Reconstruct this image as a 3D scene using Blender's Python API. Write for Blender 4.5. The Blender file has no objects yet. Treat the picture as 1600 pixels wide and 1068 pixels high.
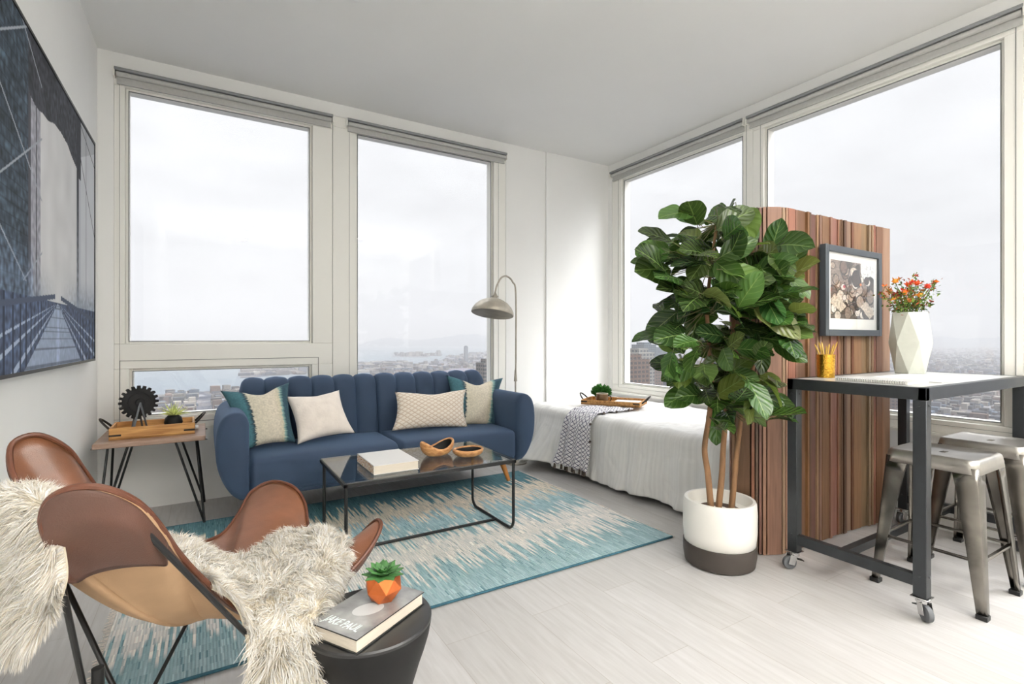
import bpy, bmesh, math, random
from mathutils import Vector, Matrix, noise, Quaternion
random.seed(7)
C = bpy.context.scene.collection
PI = math.pi
V = Vector
# ------------------------------------------------------------------ camera geometry (used to turn measured points into metres)
FOC, CX, HZ, EYE, YAW = 790.0, 800.0, 528.0, 1.10, math.radians(31.3)
FW = (math.sin(YAW), math.cos(YAW)); RT = (math.cos(YAW), -math.sin(YAW))
def _d(u):
    s = (u-CX)/FOC
    return FW[0]+s*RT[0], FW[1]+s*RT[1]
def at_t(u, v, t):
    q = _d(u); return V((q[0]*t, q[1]*t, EYE-t*(v-HZ)/FOC))
def at_y(u, v, y): return at_t(u, v, y/_d(u)[1])
def at_x(u, v, x): return at_t(u, v, x/_d(u)[0])
def at_z(u, v, z): return at_t(u, v, (EYE-z)*FOC/(v-HZ))
def cw(l, t, z): return V((l*RT[0]+t*FW[0], l*RT[1]+t*FW[1], z))
def lerp(a, b, k): return a+(b-a)*k
def sstep(a, b, x):
    k = max(0, min(1, (x-a)/(b-a))); return k*k*(3-2*k)
# ------------------------------------------------------------------ materials
def lin(c):
    if isinstance(c, str):
        c = [int(c[i:i+2], 16)/255 for i in (0, 2, 4)]
    return tuple((x/12.92 if x <= .04045 else ((x+.055)/1.055)**2.4) for x in c)+(1,)
class NT:
    def __init__(s, name):
        s.m = bpy.data.materials.new(name); s.m.use_nodes = True
        s.t = s.m.node_tree; s.b = s.t.nodes['Principled BSDF']; s.o = s.t.nodes['Material Output']
    def n(s, ty, **k):
        x = s.t.nodes.new('ShaderNode'+ty)
        for a, b in k.items():
            if a.startswith('i_'):
                key = a[2:]; x.inputs[int(key) if key.isdigit() else key].default_value = b
            else: setattr(x, a, b)
        return x
    def l(s, a, b): s.t.links.new(a, b)
    def math(s, op, a, b=None, c=None):
        x = s.n('Math', operation=op)
        for i, q in enumerate((a, b, c)):
            if q is None: continue
            if isinstance(q, (int, float)): x.inputs[i].default_value = q
            else: s.l(q, x.inputs[i])
        return x.outputs[0]
    def mix(s, f, a, b, bt='MIX'):
        x = s.n('Mix', data_type='RGBA', blend_type=bt)
        for i, q in ((0, f), (6, a), (7, b)):
            if isinstance(q, (int, float, tuple)): x.inputs[i].default_value = q
            else: s.l(q, x.inputs[i])
        return x.outputs[2]
    def ramp(s, f, stops, interp='LINEAR'):
        x = s.n('ValToRGB'); x.color_ramp.interpolation = interp
        e = x.color_ramp.elements
        while len(e) < len(stops): e.new(.5)
        for i, (p, c) in enumerate(stops): e[i].position = p; e[i].color = c
        s.l(f, x.inputs[0]); return x.outputs[0]
    def bump(s, h, strength=.3, dist=.01):
        x = s.n('Bump', i_Strength=strength, i_Distance=dist); s.l(h, x.inputs['Height']); s.l(x.outputs[0], s.b.inputs['Normal'])
    def set(s, col=None, rough=.5, metal=0, spec=None, sheen=0, coat=0):
        if col is not None:
            if isinstance(col, tuple): s.b.inputs['Base Color'].default_value = col
            else: s.l(col, s.b.inputs['Base Color'])
        s.b.inputs['Roughness'].default_value = rough; s.b.inputs['Metallic'].default_value = metal
        if spec is not None: s.b.inputs['Specular IOR Level'].default_value = spec
        s.b.inputs['Sheen Weight'].default_value = sheen; s.b.inputs['Coat Weight'].default_value = coat
    def coord(s, which='Object'): return s.n('TexCoord').outputs[which]
def simple(name, c, rough=.5, metal=0, nz=0, scale=20, stretch=(1, 1, 1), bump=0, bscale=None, **k):
    t = NT(name); col = lin(c)
    co = t.n('Mapping'); co.inputs['Scale'].default_value = stretch
    t.l(t.coord(), co.inputs[0])
    nt = t.n('TexNoise', i_Scale=scale, i_Detail=5.0); t.l(co.outputs[0], nt.inputs['Vector'])
    a = tuple(min(1, x*(1-nz)) for x in col[:3])+(1,); b = tuple(min(1, x*(1+nz)) for x in col[:3])+(1,)
    t.set(t.ramp(nt.outputs[0], [(.3, a), (.7, b)]), rough, metal, **k)
    if bump:
        n2 = t.n('TexNoise', i_Scale=bscale or scale, i_Detail=4.0); t.l(co.outputs[0], n2.inputs['Vector'])
        t.bump(n2.outputs[0], bump, .004)
    return t.m
M = {}
M['wall'] = simple('wall_paint', 'f2f2f0', .85, nz=.01, scale=3)
M['ceil'] = simple('ceiling_paint', 'ededeb', .9, nz=.01, scale=2)
M['frame'] = simple('window_frame_paint', 'f1f0ea', .45, nz=.01, scale=3)
M['gasket'] = simple('gasket', '7c7e7c', .6)
M['blind'] = simple('blind_fabric', 'b9b9b6', .8, nz=.05, scale=60)
M['cassette'] = simple('blind_cassette', '8b8d8f', .5, nz=.03)
M['black'] = simple('black_metal', '1b1c1d', .4, 0.3, nz=.1, scale=40)
M['desk'] = simple('charcoal_metal', '34373a', .38, .5, nz=.08, scale=30)
M['chrome'] = simple('chrome', 'c8c8c8', .18, 1)
M['rubber'] = simple('rubber', '55575a', .6)
M['brass'] = simple('brass_cup', 'c89a3a', .25, 1, nz=.2, scale=90, bump=.6, bscale=120)
M['gold'] = simple('gold_pencil', 'c7a24a', .4, .4)
M['white_cer'] = simple('white_ceramic', 'f0eee8', .35, nz=.02, scale=8)
M['dark_cer'] = simple('dark_ceramic', '3b342f', .55, nz=.06)
M['soil'] = simple('soil', '4b3a2e', .95, nz=.3, scale=60, bump=1)
M['dark'] = simple('charcoal_matte', '0f0f10', .55, nz=.1, scale=12, spec=.3)
M['piping'] = simple('leather_piping', '57301d', .5, nz=.15, scale=50)
M['paper'] = simple('paper', 'f4f2ee', .7, nz=.01)
M['pages'] = simple('book_pages', 'e2d8c8', .8, nz=.08, scale=200, stretch=(.1, .1, 4))
M['stem'] = simple('stem_green', '4f6b2a', .6, nz=.2)
M['orange'] = simple('orange_petal', 'e0742a', .6, nz=.2, scale=80)
M['redp'] = simple('red_petal', 'a8432e', .6, nz=.2, scale=80)
M['moss'] = simple('moss', '2f6b1c', .8, nz=.4, scale=60)
M['pinkcup'] = simple('pink_cup', 'ead9d2', .5)
M['bronze'] = simple('bronze_mug', '7a6248', .35, .6, nz=.2, scale=30)
M['mugin'] = simple('mug_glaze', 'e8e0d0', .3)
M['copper'] = simple('copper', 'd0703c', .3, .85, nz=.15, scale=25)
M['airplant'] = simple('pale_leaf', 'cfd88a', .6, nz=.25, scale=30)
M['succ'] = simple('succulent_leaf', '3f6d38', .5, nz=.35, scale=25)
M['legwood'] = simple('oak_leg', 'b87a3c', .45, nz=.15, scale=18, stretch=(4, 4, .6))
M['galv'] = simple('aged_zinc', 'b0a99c', .42, .45, nz=.18, scale=14, bump=.1)
M['lampin'] = simple('shade_inside', '9a958c', .5, .3, nz=.1)
M['sheet'] = simple('mattress_ticking', 'dedcd6', .9, nz=.03)
M['cream'] = simple('cream_cushion', 'efe5db', .9, nz=.05, scale=18, bump=.5, bscale=70, sheen=.3)
M['tassel'] = simple('tassel_dark', '4a4038', .9, nz=.2)
M['grout'] = simple('tray_bracket', '2b2521', .5, .4)
M['bark'] = simple('bark', '7d5c3e', .8, nz=.3, scale=30, stretch=(1, 1, .3), bump=.6)
M['screen'] = None

def wood(name, c1, c2, rough=.45, scale=6, stretch=(1, 10, 10), coat=0):
    t = NT(name); mp = t.n('Mapping'); mp.inputs['Scale'].default_value = stretch; t.l(t.coord(), mp.inputs[0])
    n = t.n('TexNoise', i_Scale=scale, i_Detail=8.0, i_Distortion=.6); t.l(mp.outputs[0], n.inputs['Vector'])
    t.set(t.ramp(n.outputs[0], [(.3, lin(c1)), (.72, lin(c2))]), rough, coat=coat)
    t.bump(n.outputs[0], .12, .002); return t.m
M['traywood'] = wood('acacia_tray', '96622e', 'd9a765', .5)
M['tabletop'] = wood('walnut_top', '7d6150', 'ab9180', .4)
M['bowlwood'] = wood('bowl_wood', 'a0683a', 'dba870', .5, 12, (3, 3, 8))
M['leather'] = None
def leather(name, c1, c2, rough):
    t = NT(name); n = t.n('TexNoise', i_Scale=5.0, i_Detail=6.0); t.l(t.coord(), n.inputs['Vector'])
    t.set(t.ramp(n.outputs[0], [(.3, lin(c1)), (.7, lin(c2))]), rough, spec=.6)
    v = t.n('TexVoronoi', i_Scale=420.0); t.l(t.coord(), v.inputs['Vector'])
    n3 = t.n('TexNoise', i_Scale=9.0, i_Detail=3.0); t.l(t.coord(), n3.inputs['Vector'])
    t.bump(t.math('ADD', t.math('MULTIPLY', v.outputs[0], .12), n3.outputs[0]), .35, .006); return t.m
M['leather'] = leather('tan_leather', '5b3822', '84543a', .36)
M['leather_dark'] = leather('dark_leather', '40281d', '553528', .45)
M['suede'] = simple('suede_back', 'a98a6a', .85, nz=.1, scale=9, bump=.15, bscale=300)
# sofa fabric
t = NT('navy_fabric'); n = t.n('TexNoise', i_Scale=500.0, i_Detail=2.0); t.l(t.coord(), n.inputs['Vector'])
n2 = t.n('TexNoise', i_Scale=4.0); t.l(t.coord(), n2.inputs['Vector'])
t.set(t.mix(n2.outputs[0], lin('223147'), lin('2b3f58')), .8, sheen=.35); t.bump(n.outputs[0], .15, .002); M['navy'] = t.m
t.b.inputs['Sheen Tint'].default_value = lin('7d9cc4')
# floor planks running along Y
t = NT('pale_plank_floor'); mp = t.n('Mapping'); mp.inputs['Rotation'].default_value = (0, 0, PI/2); t.l(t.coord(), mp.inputs[0])
br = t.n('TexBrick', offset=.37, i_Scale=1.0); t.l(mp.outputs[0], br.inputs['Vector'])
for k, v in (('Color1', lin('c8c6c5')), ('Color2', lin('bebcba')), ('Mortar', lin('b0aba6')), ('Mortar Size', .0014), ('Mortar Smooth', .2), ('Brick Width', 1.22), ('Row Height', .185), ('Bias', 0.0)):
    br.inputs[k].default_value = v
m2 = t.n('Mapping'); m2.inputs['Scale'].default_value = (14, 1.2, 1); t.l(t.coord(), m2.inputs[0])
n = t.n('TexNoise', i_Scale=4.0, i_Detail=7.0, i_Distortion=.4); t.l(m2.outputs[0], n.inputs['Vector'])
gr = t.ramp(n.outputs[0], [(.25, (.86, .85, .84, 1)), (.7, (1.03, 1.03, 1.03, 1))])
t.set(t.mix(1.0, br.outputs['Color'], gr, 'MULTIPLY'), .36, spec=.4); t.bump(br.outputs['Fac'], -.15, .002); M['floor'] = t.m
# window glass
def glass(name, tint, f0):
    t = NT(name); tr = t.n('BsdfTransparent'); tr.inputs[0].default_value = tint+(1,)
    gl = t.n('BsdfGlossy', i_Roughness=.01); lw = t.n('LayerWeight', i_Blend=.5); mx = t.n('MixShader')
    k = t.math('ADD', f0, t.math('MULTIPLY', t.math('POWER', lw.outputs['Facing'], 5.0), .8*(1-f0)))
    t.l(k, mx.inputs[0]); t.l(tr.outputs[0], mx.inputs[1]); t.l(gl.outputs[0], mx.inputs[2]); t.l(mx.outputs[0], t.o.inputs[0]); return t.m
M['glass'] = glass('window_glass', (.985, .99, .99), .02)
M['tglass'] = glass('table_glass', (.93, .96, .955), .13)
# steel of the stools
t = NT('gunmetal_steel'); mp = t.n('Mapping'); mp.inputs['Scale'].default_value = (1, 1, 1); t.l(t.coord(), mp.inputs[0])
n = t.n('TexNoise', i_Scale=7.0, i_Detail=8.0, i_Distortion=.8); t.l(mp.outputs[0], n.inputs['Vector'])
t.set(t.ramp(n.outputs[0], [(.3, lin('5c5954')), (.7, lin('8f8a83'))]), .24, 1); M['steel'] = t.m
M['steel_seat_lit'] = simple('window_lit_seat_steel', 'bdb9b2', .34, 1, nz=.12, scale=9)  # paler than the leg steel: window reflection painted into the seat colour
# desk surface: pale grey stone-like
M['desktop'] = simple('pale_grey_top', 'b9bab8', .28, nz=.08, scale=16)
# faceted vase
M['vase'] = simple('pale_stoneware', 'c9ccc2', .6, nz=.04, scale=30)
# vertex colour material
def vcol(name, rough=.6, spec=.5, bump=0, coat=0):
    t = NT(name); a = t.n('VertexColor', layer_name='Col'); t.set(a.outputs[0], rough, spec=spec, coat=coat)
    if bump:
        n = t.n('TexNoise', i_Scale=120.0); t.l(t.coord(), n.inputs['Vector']); t.bump(n.outputs[0], bump, .002)
    return t.m
M['print'] = vcol('printed_canvas', .7, .2)
M['photo'] = vcol('printed_photo', .35, coat=.3)
t = NT('waxy_leaf'); a_ = t.n('VertexColor', layer_name='Col'); sp = t.n('SeparateXYZ'); t.l(t.coord('UV'), sp.inputs[0])
ax_ = t.math('ABSOLUTE', t.math('SUBTRACT', sp.outputs[0], .5))
mid = t.math('LESS_THAN', ax_, .018)
lat = t.math('GREATER_THAN', t.math('SINE', t.math('SUBTRACT', t.math('MULTIPLY', sp.outputs[1], 36.0), t.math('MULTIPLY', ax_, 24.0))), .94)
vn = t.math('MAXIMUM', mid, t.math('MULTIPLY', lat, .45))
cc_ = t.mix(t.math('MULTIPLY', vn, .6), a_.outputs[0], lin('8fa860'))
t.set(cc_, .27, spec=.5)
hb = t.math('SINE', t.math('SUBTRACT', t.math('MULTIPLY', sp.outputs[1], 36.0), t.math('MULTIPLY', ax_, 24.0)))
t.bump(hb, .35, .003); M['leaf'] = t.m
M['slat'] = None
M['fur'] = vcol('sheep_wool', .95, .1)
M['petal'] = vcol('petals_and_leaves', .6, .2)
lm = M['leaf']; b = lm.node_tree.nodes['Principled BSDF']
# leaves let a little daylight through
nt = lm.node_tree; trn = nt.nodes.new('ShaderNodeBsdfTranslucent'); mx = nt.nodes.new('ShaderNodeMixShader'); mx.inputs[0].default_value = .22
vc = [n for n in nt.nodes if n.type == 'VERTEX_COLOR'][0]; hs = nt.nodes.new('ShaderNodeHueSaturation'); hs.inputs['Value'].default_value = 1.6; hs.inputs['Hue'].default_value = .48
nt.links.new(vc.outputs[0], hs.inputs['Color']); nt.links.new(hs.outputs[0], trn.inputs[0])
nt.links.new(b.outputs[0], mx.inputs[1]); nt.links.new(trn.outputs[0], mx.inputs[2]); nt.links.new(mx.outputs[0], nt.nodes['Material Output'].inputs[0])
# slatted screen wood: colour per slat in the vertex colours, fine grain on top
t = NT('mixed_slat_wood'); a = t.n('VertexColor', layer_name='Col'); mp = t.n('Mapping'); mp.inputs['Scale'].default_value = (30, 30, 1.5); t.l(t.coord(), mp.inputs[0])
n = t.n('TexNoise', i_Scale=3.0, i_Detail=8.0, i_Distortion=.5); t.l(mp.outputs[0], n.inputs['Vector'])
t.set(t.mix(1.0, a.outputs[0], t.ramp(n.outputs[0], [(.25, (.72, .68, .64, 1)), (.75, (1.1, 1.1, 1.1, 1))]), 'MULTIPLY'), .5); M['slat'] = t.m
# rug
t = NT('ikat_rug'); sp = t.n('SeparateXYZ'); t.l(t.coord(), sp.inputs[0]); X, Y = sp.outputs[0], sp.outputs[1]
col_id = t.math('FLOOR', t.math('MULTIPLY', X, 95.0))
wn = t.n('TexWhiteNoise', noise_dimensions='1D'); t.l(col_id, wn.inputs['W'])
col2 = t.math('FLOOR', t.math('MULTIPLY', X, 95.0)); yseg = t.math('FLOOR', t.math('MULTIPLY', Y, 9.0))
wn2 = t.n('TexWhiteNoise', noise_dimensions='2D'); cb = t.n('CombineXYZ'); t.l(col2, cb.inputs[0]); t.l(yseg, cb.inputs[1]); t.l(cb.outputs[0], wn2.inputs['Vector'])
lown = t.n('TexNoise', noise_dimensions='1D', i_Scale=2.2, i_Detail=2.0); t.l(X, lown.inputs['W'])
yy = t.math('ADD', Y, t.math('ADD', t.math('MULTIPLY', t.math('SUBTRACT', wn.outputs[0], .5), .30), t.math('MULTIPLY', t.math('SUBTRACT', lown.outputs[0], .5), .10)))
f = t.math('DIVIDE', yy, 1.62)
W_, T1, T2, T3, CR = lin('e9e5e0'), lin('a9c2c8'), lin('97b5bb'), lin('638a94'), lin('ddd3c4')
band = t.ramp(f, [(0, T1), (.16, T2), (.19, W_), (.40, W_), (.43, T2), (.585, T1), (.61, CR), (.78, CR), (.81, T3), (.99, T3)])
wn3 = t.n('TexWhiteNoise', noise_dimensions='2D'); cb3 = t.n('CombineXYZ')
t.l(t.math('FLOOR', t.math('MULTIPLY', X, 190.0)), cb3.inputs[0]); t.l(t.math('FLOOR', t.math('MULTIPLY', Y, 22.0)), cb3.inputs[1]); t.l(cb3.outputs[0], wn3.inputs['Vector'])
shade = t.ramp(wn3.outputs[0], [(0, (.42, .54, .58, 1)), (.07, (.80, .84, .85, 1)), (.5, (1, 1, 1, 1)), (.86, (1.05, 1.04, 1.02, 1)), (1, (1.35, 1.3, 1.25, 1))])
colr = t.mix(1.0, band, shade, 'MULTIPLY')
wv = t.math('SINE', t.math('MULTIPLY', X, 190.0*PI)); wv2 = t.math('SINE', t.math('MULTIPLY', Y, 500.0))
t.set(colr, .95, spec=.1); t.bump(t.math('ADD', wv, t.math('MULTIPLY', wv2, .4)), .6, .003); M['rug'] = t.m
M['rugedge'] = simple('rug_binding', '2e5866', .9, nz=.2, scale=80)
# duvet / throw / pillows use UVs (metres)
t = NT('striped_linen'); uv = t.coord('UV'); sp = t.n('SeparateXYZ'); t.l(uv, sp.inputs[0])
wn = t.n('TexNoise', noise_dimensions='1D', i_Scale=42.0, i_Detail=3.0); t.l(sp.outputs[0], wn.inputs['W'])
t.set(t.ramp(wn.outputs[0], [(.4, lin('e4e3e0')), (.6, lin('ebeae7'))]), .9, sheen=.2)
nb = t.n('TexNoise', i_Scale=55.0, i_Detail=4.0); t.l(t.coord(), nb.inputs['Vector']); t.bump(nb.outputs[0], .25, .004); M['duvet'] = t.m
def lattice(name, base, ink, sx, sy, thr, dots=False):
    t = NT(name); sp = t.n('SeparateXYZ'); t.l(t.coord('UV'), sp.inputs[0])
    a = t.math('MULTIPLY', sp.outputs[0], sx); b_ = t.math('MULTIPLY', sp.outputs[1], sy)
    p = t.math('ABSOLUTE', t.math('SINE', t.math('ADD', a, b_))); q = t.math('ABSOLUTE', t.math('SINE', t.math('SUBTRACT', a, b_)))
    mn = t.math('MINIMUM', p, q)
    t.set(t.ramp(mn, [(thr, lin(ink)), (thr+.08, lin(base))]), .9, sheen=.2); t.bump(mn, .3, .004); return t.m
M['throw'] = lattice('lattice_throw', 'e8e6e8', '4c4a66', 85, 85, .24)
M['diamond'] = lattice('diamond_cushion', 'e9dfd2', 'd0bda8', 75, 105, .34)
t = NT('tricolour_cushion'); sp = t.n('SeparateXYZ'); t.l(t.coord('UV'), sp.inputs[0])
st = t.n('TexWhiteNoise', noise_dimensions='1D'); t.l(t.math('FLOOR', t.math('MULTIPLY', sp.outputs[1], 170.0)), st.inputs['W'])
u = t.math('ADD', sp.outputs[0], t.math('MULTIPLY', t.math('SUBTRACT', st.outputs[0], .5), .018))
nn = t.n('TexNoise', i_Scale=90.0, i_Detail=3.0); t.l(t.coord(), nn.inputs['Vector'])
c = t.ramp(u, [(0, lin('3a626c')), (.085, lin('44707a')), (.115, lin('22343f')), (.125, lin('cfc8b4')), (.30, lin('d9cfbd')), (.345, lin('c8c0a8')), (.355, lin('86a8a2')), (.38, lin('2b4a58')), (.45, lin('375763'))])
t.set(t.mix(.8, c, t.ramp(nn.outputs[0], [(.3, (.75, .75, .75, 1)), (.7, (1.1, 1.1, 1.1, 1))]), 'MULTIPLY'), .95); t.bump(nn.outputs[0], .5, .003); M['tri'] = t.m

# ------------------------------------------------------------------ mesh builder
class MB:
    def __init__(s): s.v = []; s.f = []; s.mi = []; s.col = {}; s.uv = {}; s.X = None
    def add(s, vs, fs, mi=0, cols=None, uvs=None):
        o = len(s.v)
        for i, p in enumerate(vs):
            p = V(p); s.v.append(s.X @ p if s.X else p)
            if cols: s.col[o+i] = cols[i] if isinstance(cols, list) else cols
            if uvs: s.uv[o+i] = uvs[i]
        for f in fs: s.f.append([o+i for i in f]); s.mi.append(mi)
    def box(s, x0, x1, y0, y1, z0, z1, mi=0, cols=None):
        x0, x1 = sorted((x0, x1)); y0, y1 = sorted((y0, y1)); z0, z1 = sorted((z0, z1))
        vs = [(x, y, z) for z in (z0, z1) for y in (y0, y1) for x in (x0, x1)]
        s.add(vs, [(0, 2, 3, 1), (4, 5, 7, 6), (0, 1, 5, 4), (2, 6, 7, 3), (0, 4, 6, 2), (1, 3, 7, 5)], mi, cols)
    def beam(s, a, b, w, h, mi=0, up=V((0, 0, 1)), w2=None, h2=None):
        a, b = V(a), V(b); d = (b-a).normalized(); x = d.cross(up)
        if x.length < 1e-4: x = V((1, 0, 0))
        x.normalize(); y = x.cross(d).normalized(); w2 = w if w2 is None else w2; h2 = h if h2 is None else h2
        vs = []
        for p, ww, hh in ((a, w, h), (b, w2, h2)):
            for sx, sy in ((-1, -1), (1, -1), (1, 1), (-1, 1)): vs.append(p+x*sx*ww/2+y*sy*hh/2)
        s.add(vs, [(3, 2, 1, 0), (4, 5, 6, 7), (0, 1, 5, 4), (1, 2, 6, 5), (2, 3, 7, 6), (3, 0, 4, 7)], mi)
    def tube(s, pts, r, n=10, closed=False, mi=0, cols=None):
        pts = [V(p) for p in pts]; N = len(pts); rs = r if isinstance(r, (list, tuple)) else [r]*N
        tang = []
        for i in range(N):
            a = pts[i-1] if (i > 0 or closed) else pts[i]; b = pts[(i+1) % N] if (i < N-1 or closed) else pts[i]
            tang.append((b-a).normalized())
        nrm = tang[0].orthogonal().normalized(); vs = []
        for i in range(N):
            if i: nrm = (tang[i-1].rotation_difference(tang[i]) @ nrm).normalized()
            bi = tang[i].cross(nrm)
            for k in range(n):
                a = 2*PI*k/n; vs.append(pts[i]+(nrm*math.cos(a)+bi*math.sin(a))*rs[i])
        fs = []
        for i in range(N if closed else N-1):
            j = (i+1) % N
            for k in range(n): fs.append((i*n+k, i*n+(k+1) % n, j*n+(k+1) % n, j*n+k))
        if not closed: fs.append(tuple(range(n-1, -1, -1))); fs.append(tuple((N-1)*n+k for k in range(n)))
        s.add(vs, fs, mi, cols)
    def lathe(s, prof, c=(0, 0, 0), n=40, mi=0, rot=None, cols=None, sx=1, sy=1):
        c = V(c); vs = []; N = len(prof)
        for r, z in prof:
            for k in range(n):
                a = 2*PI*k/n; p = V((r*math.cos(a)*sx, r*math.sin(a)*sy, z)); p = rot @ p if rot else p; vs.append(c+p)
        fs = [(i*n+k, i*n+(k+1) % n, (i+1)*n+(k+1) % n, (i+1)*n+k) for i in range(N-1) for k in range(n)]
        if prof[0][0] > 1e-5: fs.append(tuple(range(n-1, -1, -1)))
        if prof[-1][0] > 1e-5: fs.append(tuple((N-1)*n+k for k in range(n)))
        s.add(vs, fs, mi, cols)
    def grid(s, fn, nu, nv, cu=False, cv=False, mi=0, col=None, uv=None):
        vs = []; cs = [] if col else None; us = [] if uv else None
        for j in range(nv if cv else nv+1):
            for i in range(nu if cu else nu+1):
                a, b = i/nu, j/nv; vs.append(fn(a, b))
                if col: cs.append(col(a, b))
                if uv: us.append(uv(a, b))
        W = nu if cu else nu+1; H = nv if cv else nv+1; fs = []
        for j in range(nv):
            for i in range(nu):
                i2, j2 = (i+1) % W, (j+1) % H; fs.append((j*W+i, j*W+i2, j2*W+i2, j2*W+i))
        s.add(vs, fs, mi, cs, us)
    def prism(s, poly, fn, h0, h1, mi=0):
        n = len(poly); vs = [fn(a, b, h0) for a, b in poly]+[fn(a, b, h1) for a, b in poly]
        s.add(vs, [tuple(range(n-1, -1, -1)), tuple(range(n, 2*n))]+[(k, (k+1) % n, n+(k+1) % n, n+k) for k in range(n)], mi)
    def sphere(s, c, r, n=14, mi=0, sz=1, cols=None):
        s.lathe([(max(r*math.sin(PI*i/n), 0 if i in (0, n) else 1e-4) if i not in (0, n) else 1e-6, -r*sz*math.cos(PI*i/n)) for i in range(n+1)], c, n*2, mi, cols=cols)
    def build(s, name, mats, parent=None, bevel=0, seg=2, sub=0, solid=None, angle=35, fixn=True):
        off = V((0, 0, 0)); q = parent
        while q: off += q.location; q = q.parent
        me = bpy.data.meshes.new(name); me.from_pydata([p-off for p in s.v], [], s.f)
        for m in (mats if isinstance(mats, (list, tuple)) else [mats]): me.materials.append(m)
        me.polygons.foreach_set('material_index', s.mi)
        if fixn:
            bm = bmesh.new(); bm.from_mesh(me); bmesh.ops.recalc_face_normals(bm, faces=bm.faces); bm.to_mesh(me); bm.free()
        me.polygons.foreach_set('use_smooth', [True]*len(me.polygons))
        if s.col:
            ca = me.color_attributes.new('Col', 'FLOAT_COLOR', 'POINT'); fl = []
            for i in range(len(s.v)): fl.extend(s.col.get(i, (1, 1, 1, 1)))
            ca.data.foreach_set('color', fl)
        if s.uv:
            ul = me.uv_layers.new(name='UVMap'); fl = []
            for lp in me.loops: fl.extend(s.uv.get(lp.vertex_index, (0, 0)))
            ul.data.foreach_set('uv', fl)
        me.set_sharp_from_angle(angle=math.radians(angle))
        o = bpy.data.objects.new(name, me); C.objects.link(o); o.parent = parent
        if bevel:
            b = o.modifiers.new('bevel', 'BEVEL'); b.width = bevel; b.segments = seg; b.limit_method = 'ANGLE'; b.angle_limit = math.radians(40); b.harden_normals = False
        if solid: b = o.modifiers.new('solid', 'SOLIDIFY'); b.thickness = solid[0]; b.offset = solid[1]; b.material_offset = solid[2] if len(solid) > 2 else 0; b.use_even_offset = False
        if sub: b = o.modifiers.new('sub', 'SUBSURF'); b.levels = sub; b.render_levels = sub
        return o
def tag(o, label, cat, group=None, kind=None):
    o['label'] = label; o['category'] = cat
    if group: o['group'] = group
    if kind: o['kind'] = kind
    return o
def thing(name, label, cat, loc, group=None):
    o = bpy.data.objects.new(name, None); C.objects.link(o); o.location = loc; o.empty_display_size = .05
    return tag(o, label, cat, group)
def struct(o): o['kind'] = 'structure'; return o
def dup(root, loc, label=None):
    r = root.copy(); C.objects.link(r); r.location = loc
    if label: r['label'] = label
    for ch in list(root.children):
        c = ch.copy(); C.objects.link(c); c.parent = r
        for g in ch.children:
            d = g.copy(); C.objects.link(d); d.parent = c
    return r
def catmull(P, n, closed=False):
    P = [V(p) for p in P]; N = len(P); out = []
    segs = N if closed else N-1
    for i in range(segs):
        g = (lambda k: P[k % N]) if closed else (lambda k: P[max(0, min(N-1, k))])
        a, b, c, d = g(i-1), g(i), g(i+1), g(i+2)
        for j in range(n):
            t = j/n; out.append(.5*((2*b)+(c-a)*t+(2*a-5*b+4*c-d)*t*t+(3*b-a-3*c+d)*t**3))
    if not closed: out.append(P[-1])
    return out

# ================================================================== ROOM SHELL
XL, XR, YB, YN, H = -.57, 3.62, 4.03, -3.2, 2.905
TH = .16
m = MB(); m.box(XL-.2, XR+.2, YN-.2, YB+.2, -.12, 0); struct(m.build('floor', M['floor']))
m = MB(); m.box(XL-.2, XR+.2, YN-.2, YB+.2, H, H+.12); struct(m.build('ceiling', M['ceil']))
m = MB(); m.box(XL-TH, XL, YN-TH, YB+TH, 0, H); struct(m.build('wall_left', M['wall']))
m = MB(); m.box(XL, XR, YN-TH, YN, 0, H); struct(m.build('wall_rear', M['wall']))
m = MB()
m.box(XL, -.49, YB, YB+TH, 0, H); m.box(-.49, 2.385, YB, YB+TH, 0, .50); m.box(-.49, 2.385, YB, YB+TH, 2.81, H)
m.box(2.385, XR+TH, YB, YB+TH, 0, H); m.box(2.83, XR, YB-.018, YB, 0, H)
struct(m.build('wall_back', M['wall']))
m = MB()
WY0, WY1 = -1.95, 3.955
m.box(XR, XR+TH, YN-TH, WY0, 0, H); m.box(XR, XR+TH, WY0, WY1, 0, .55); m.box(XR, XR+TH, WY0, WY1, 2.82, H); m.box(XR, XR+TH, WY1, YB, 0, H)
struct(m.build('wall_right', M['wall']))
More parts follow.
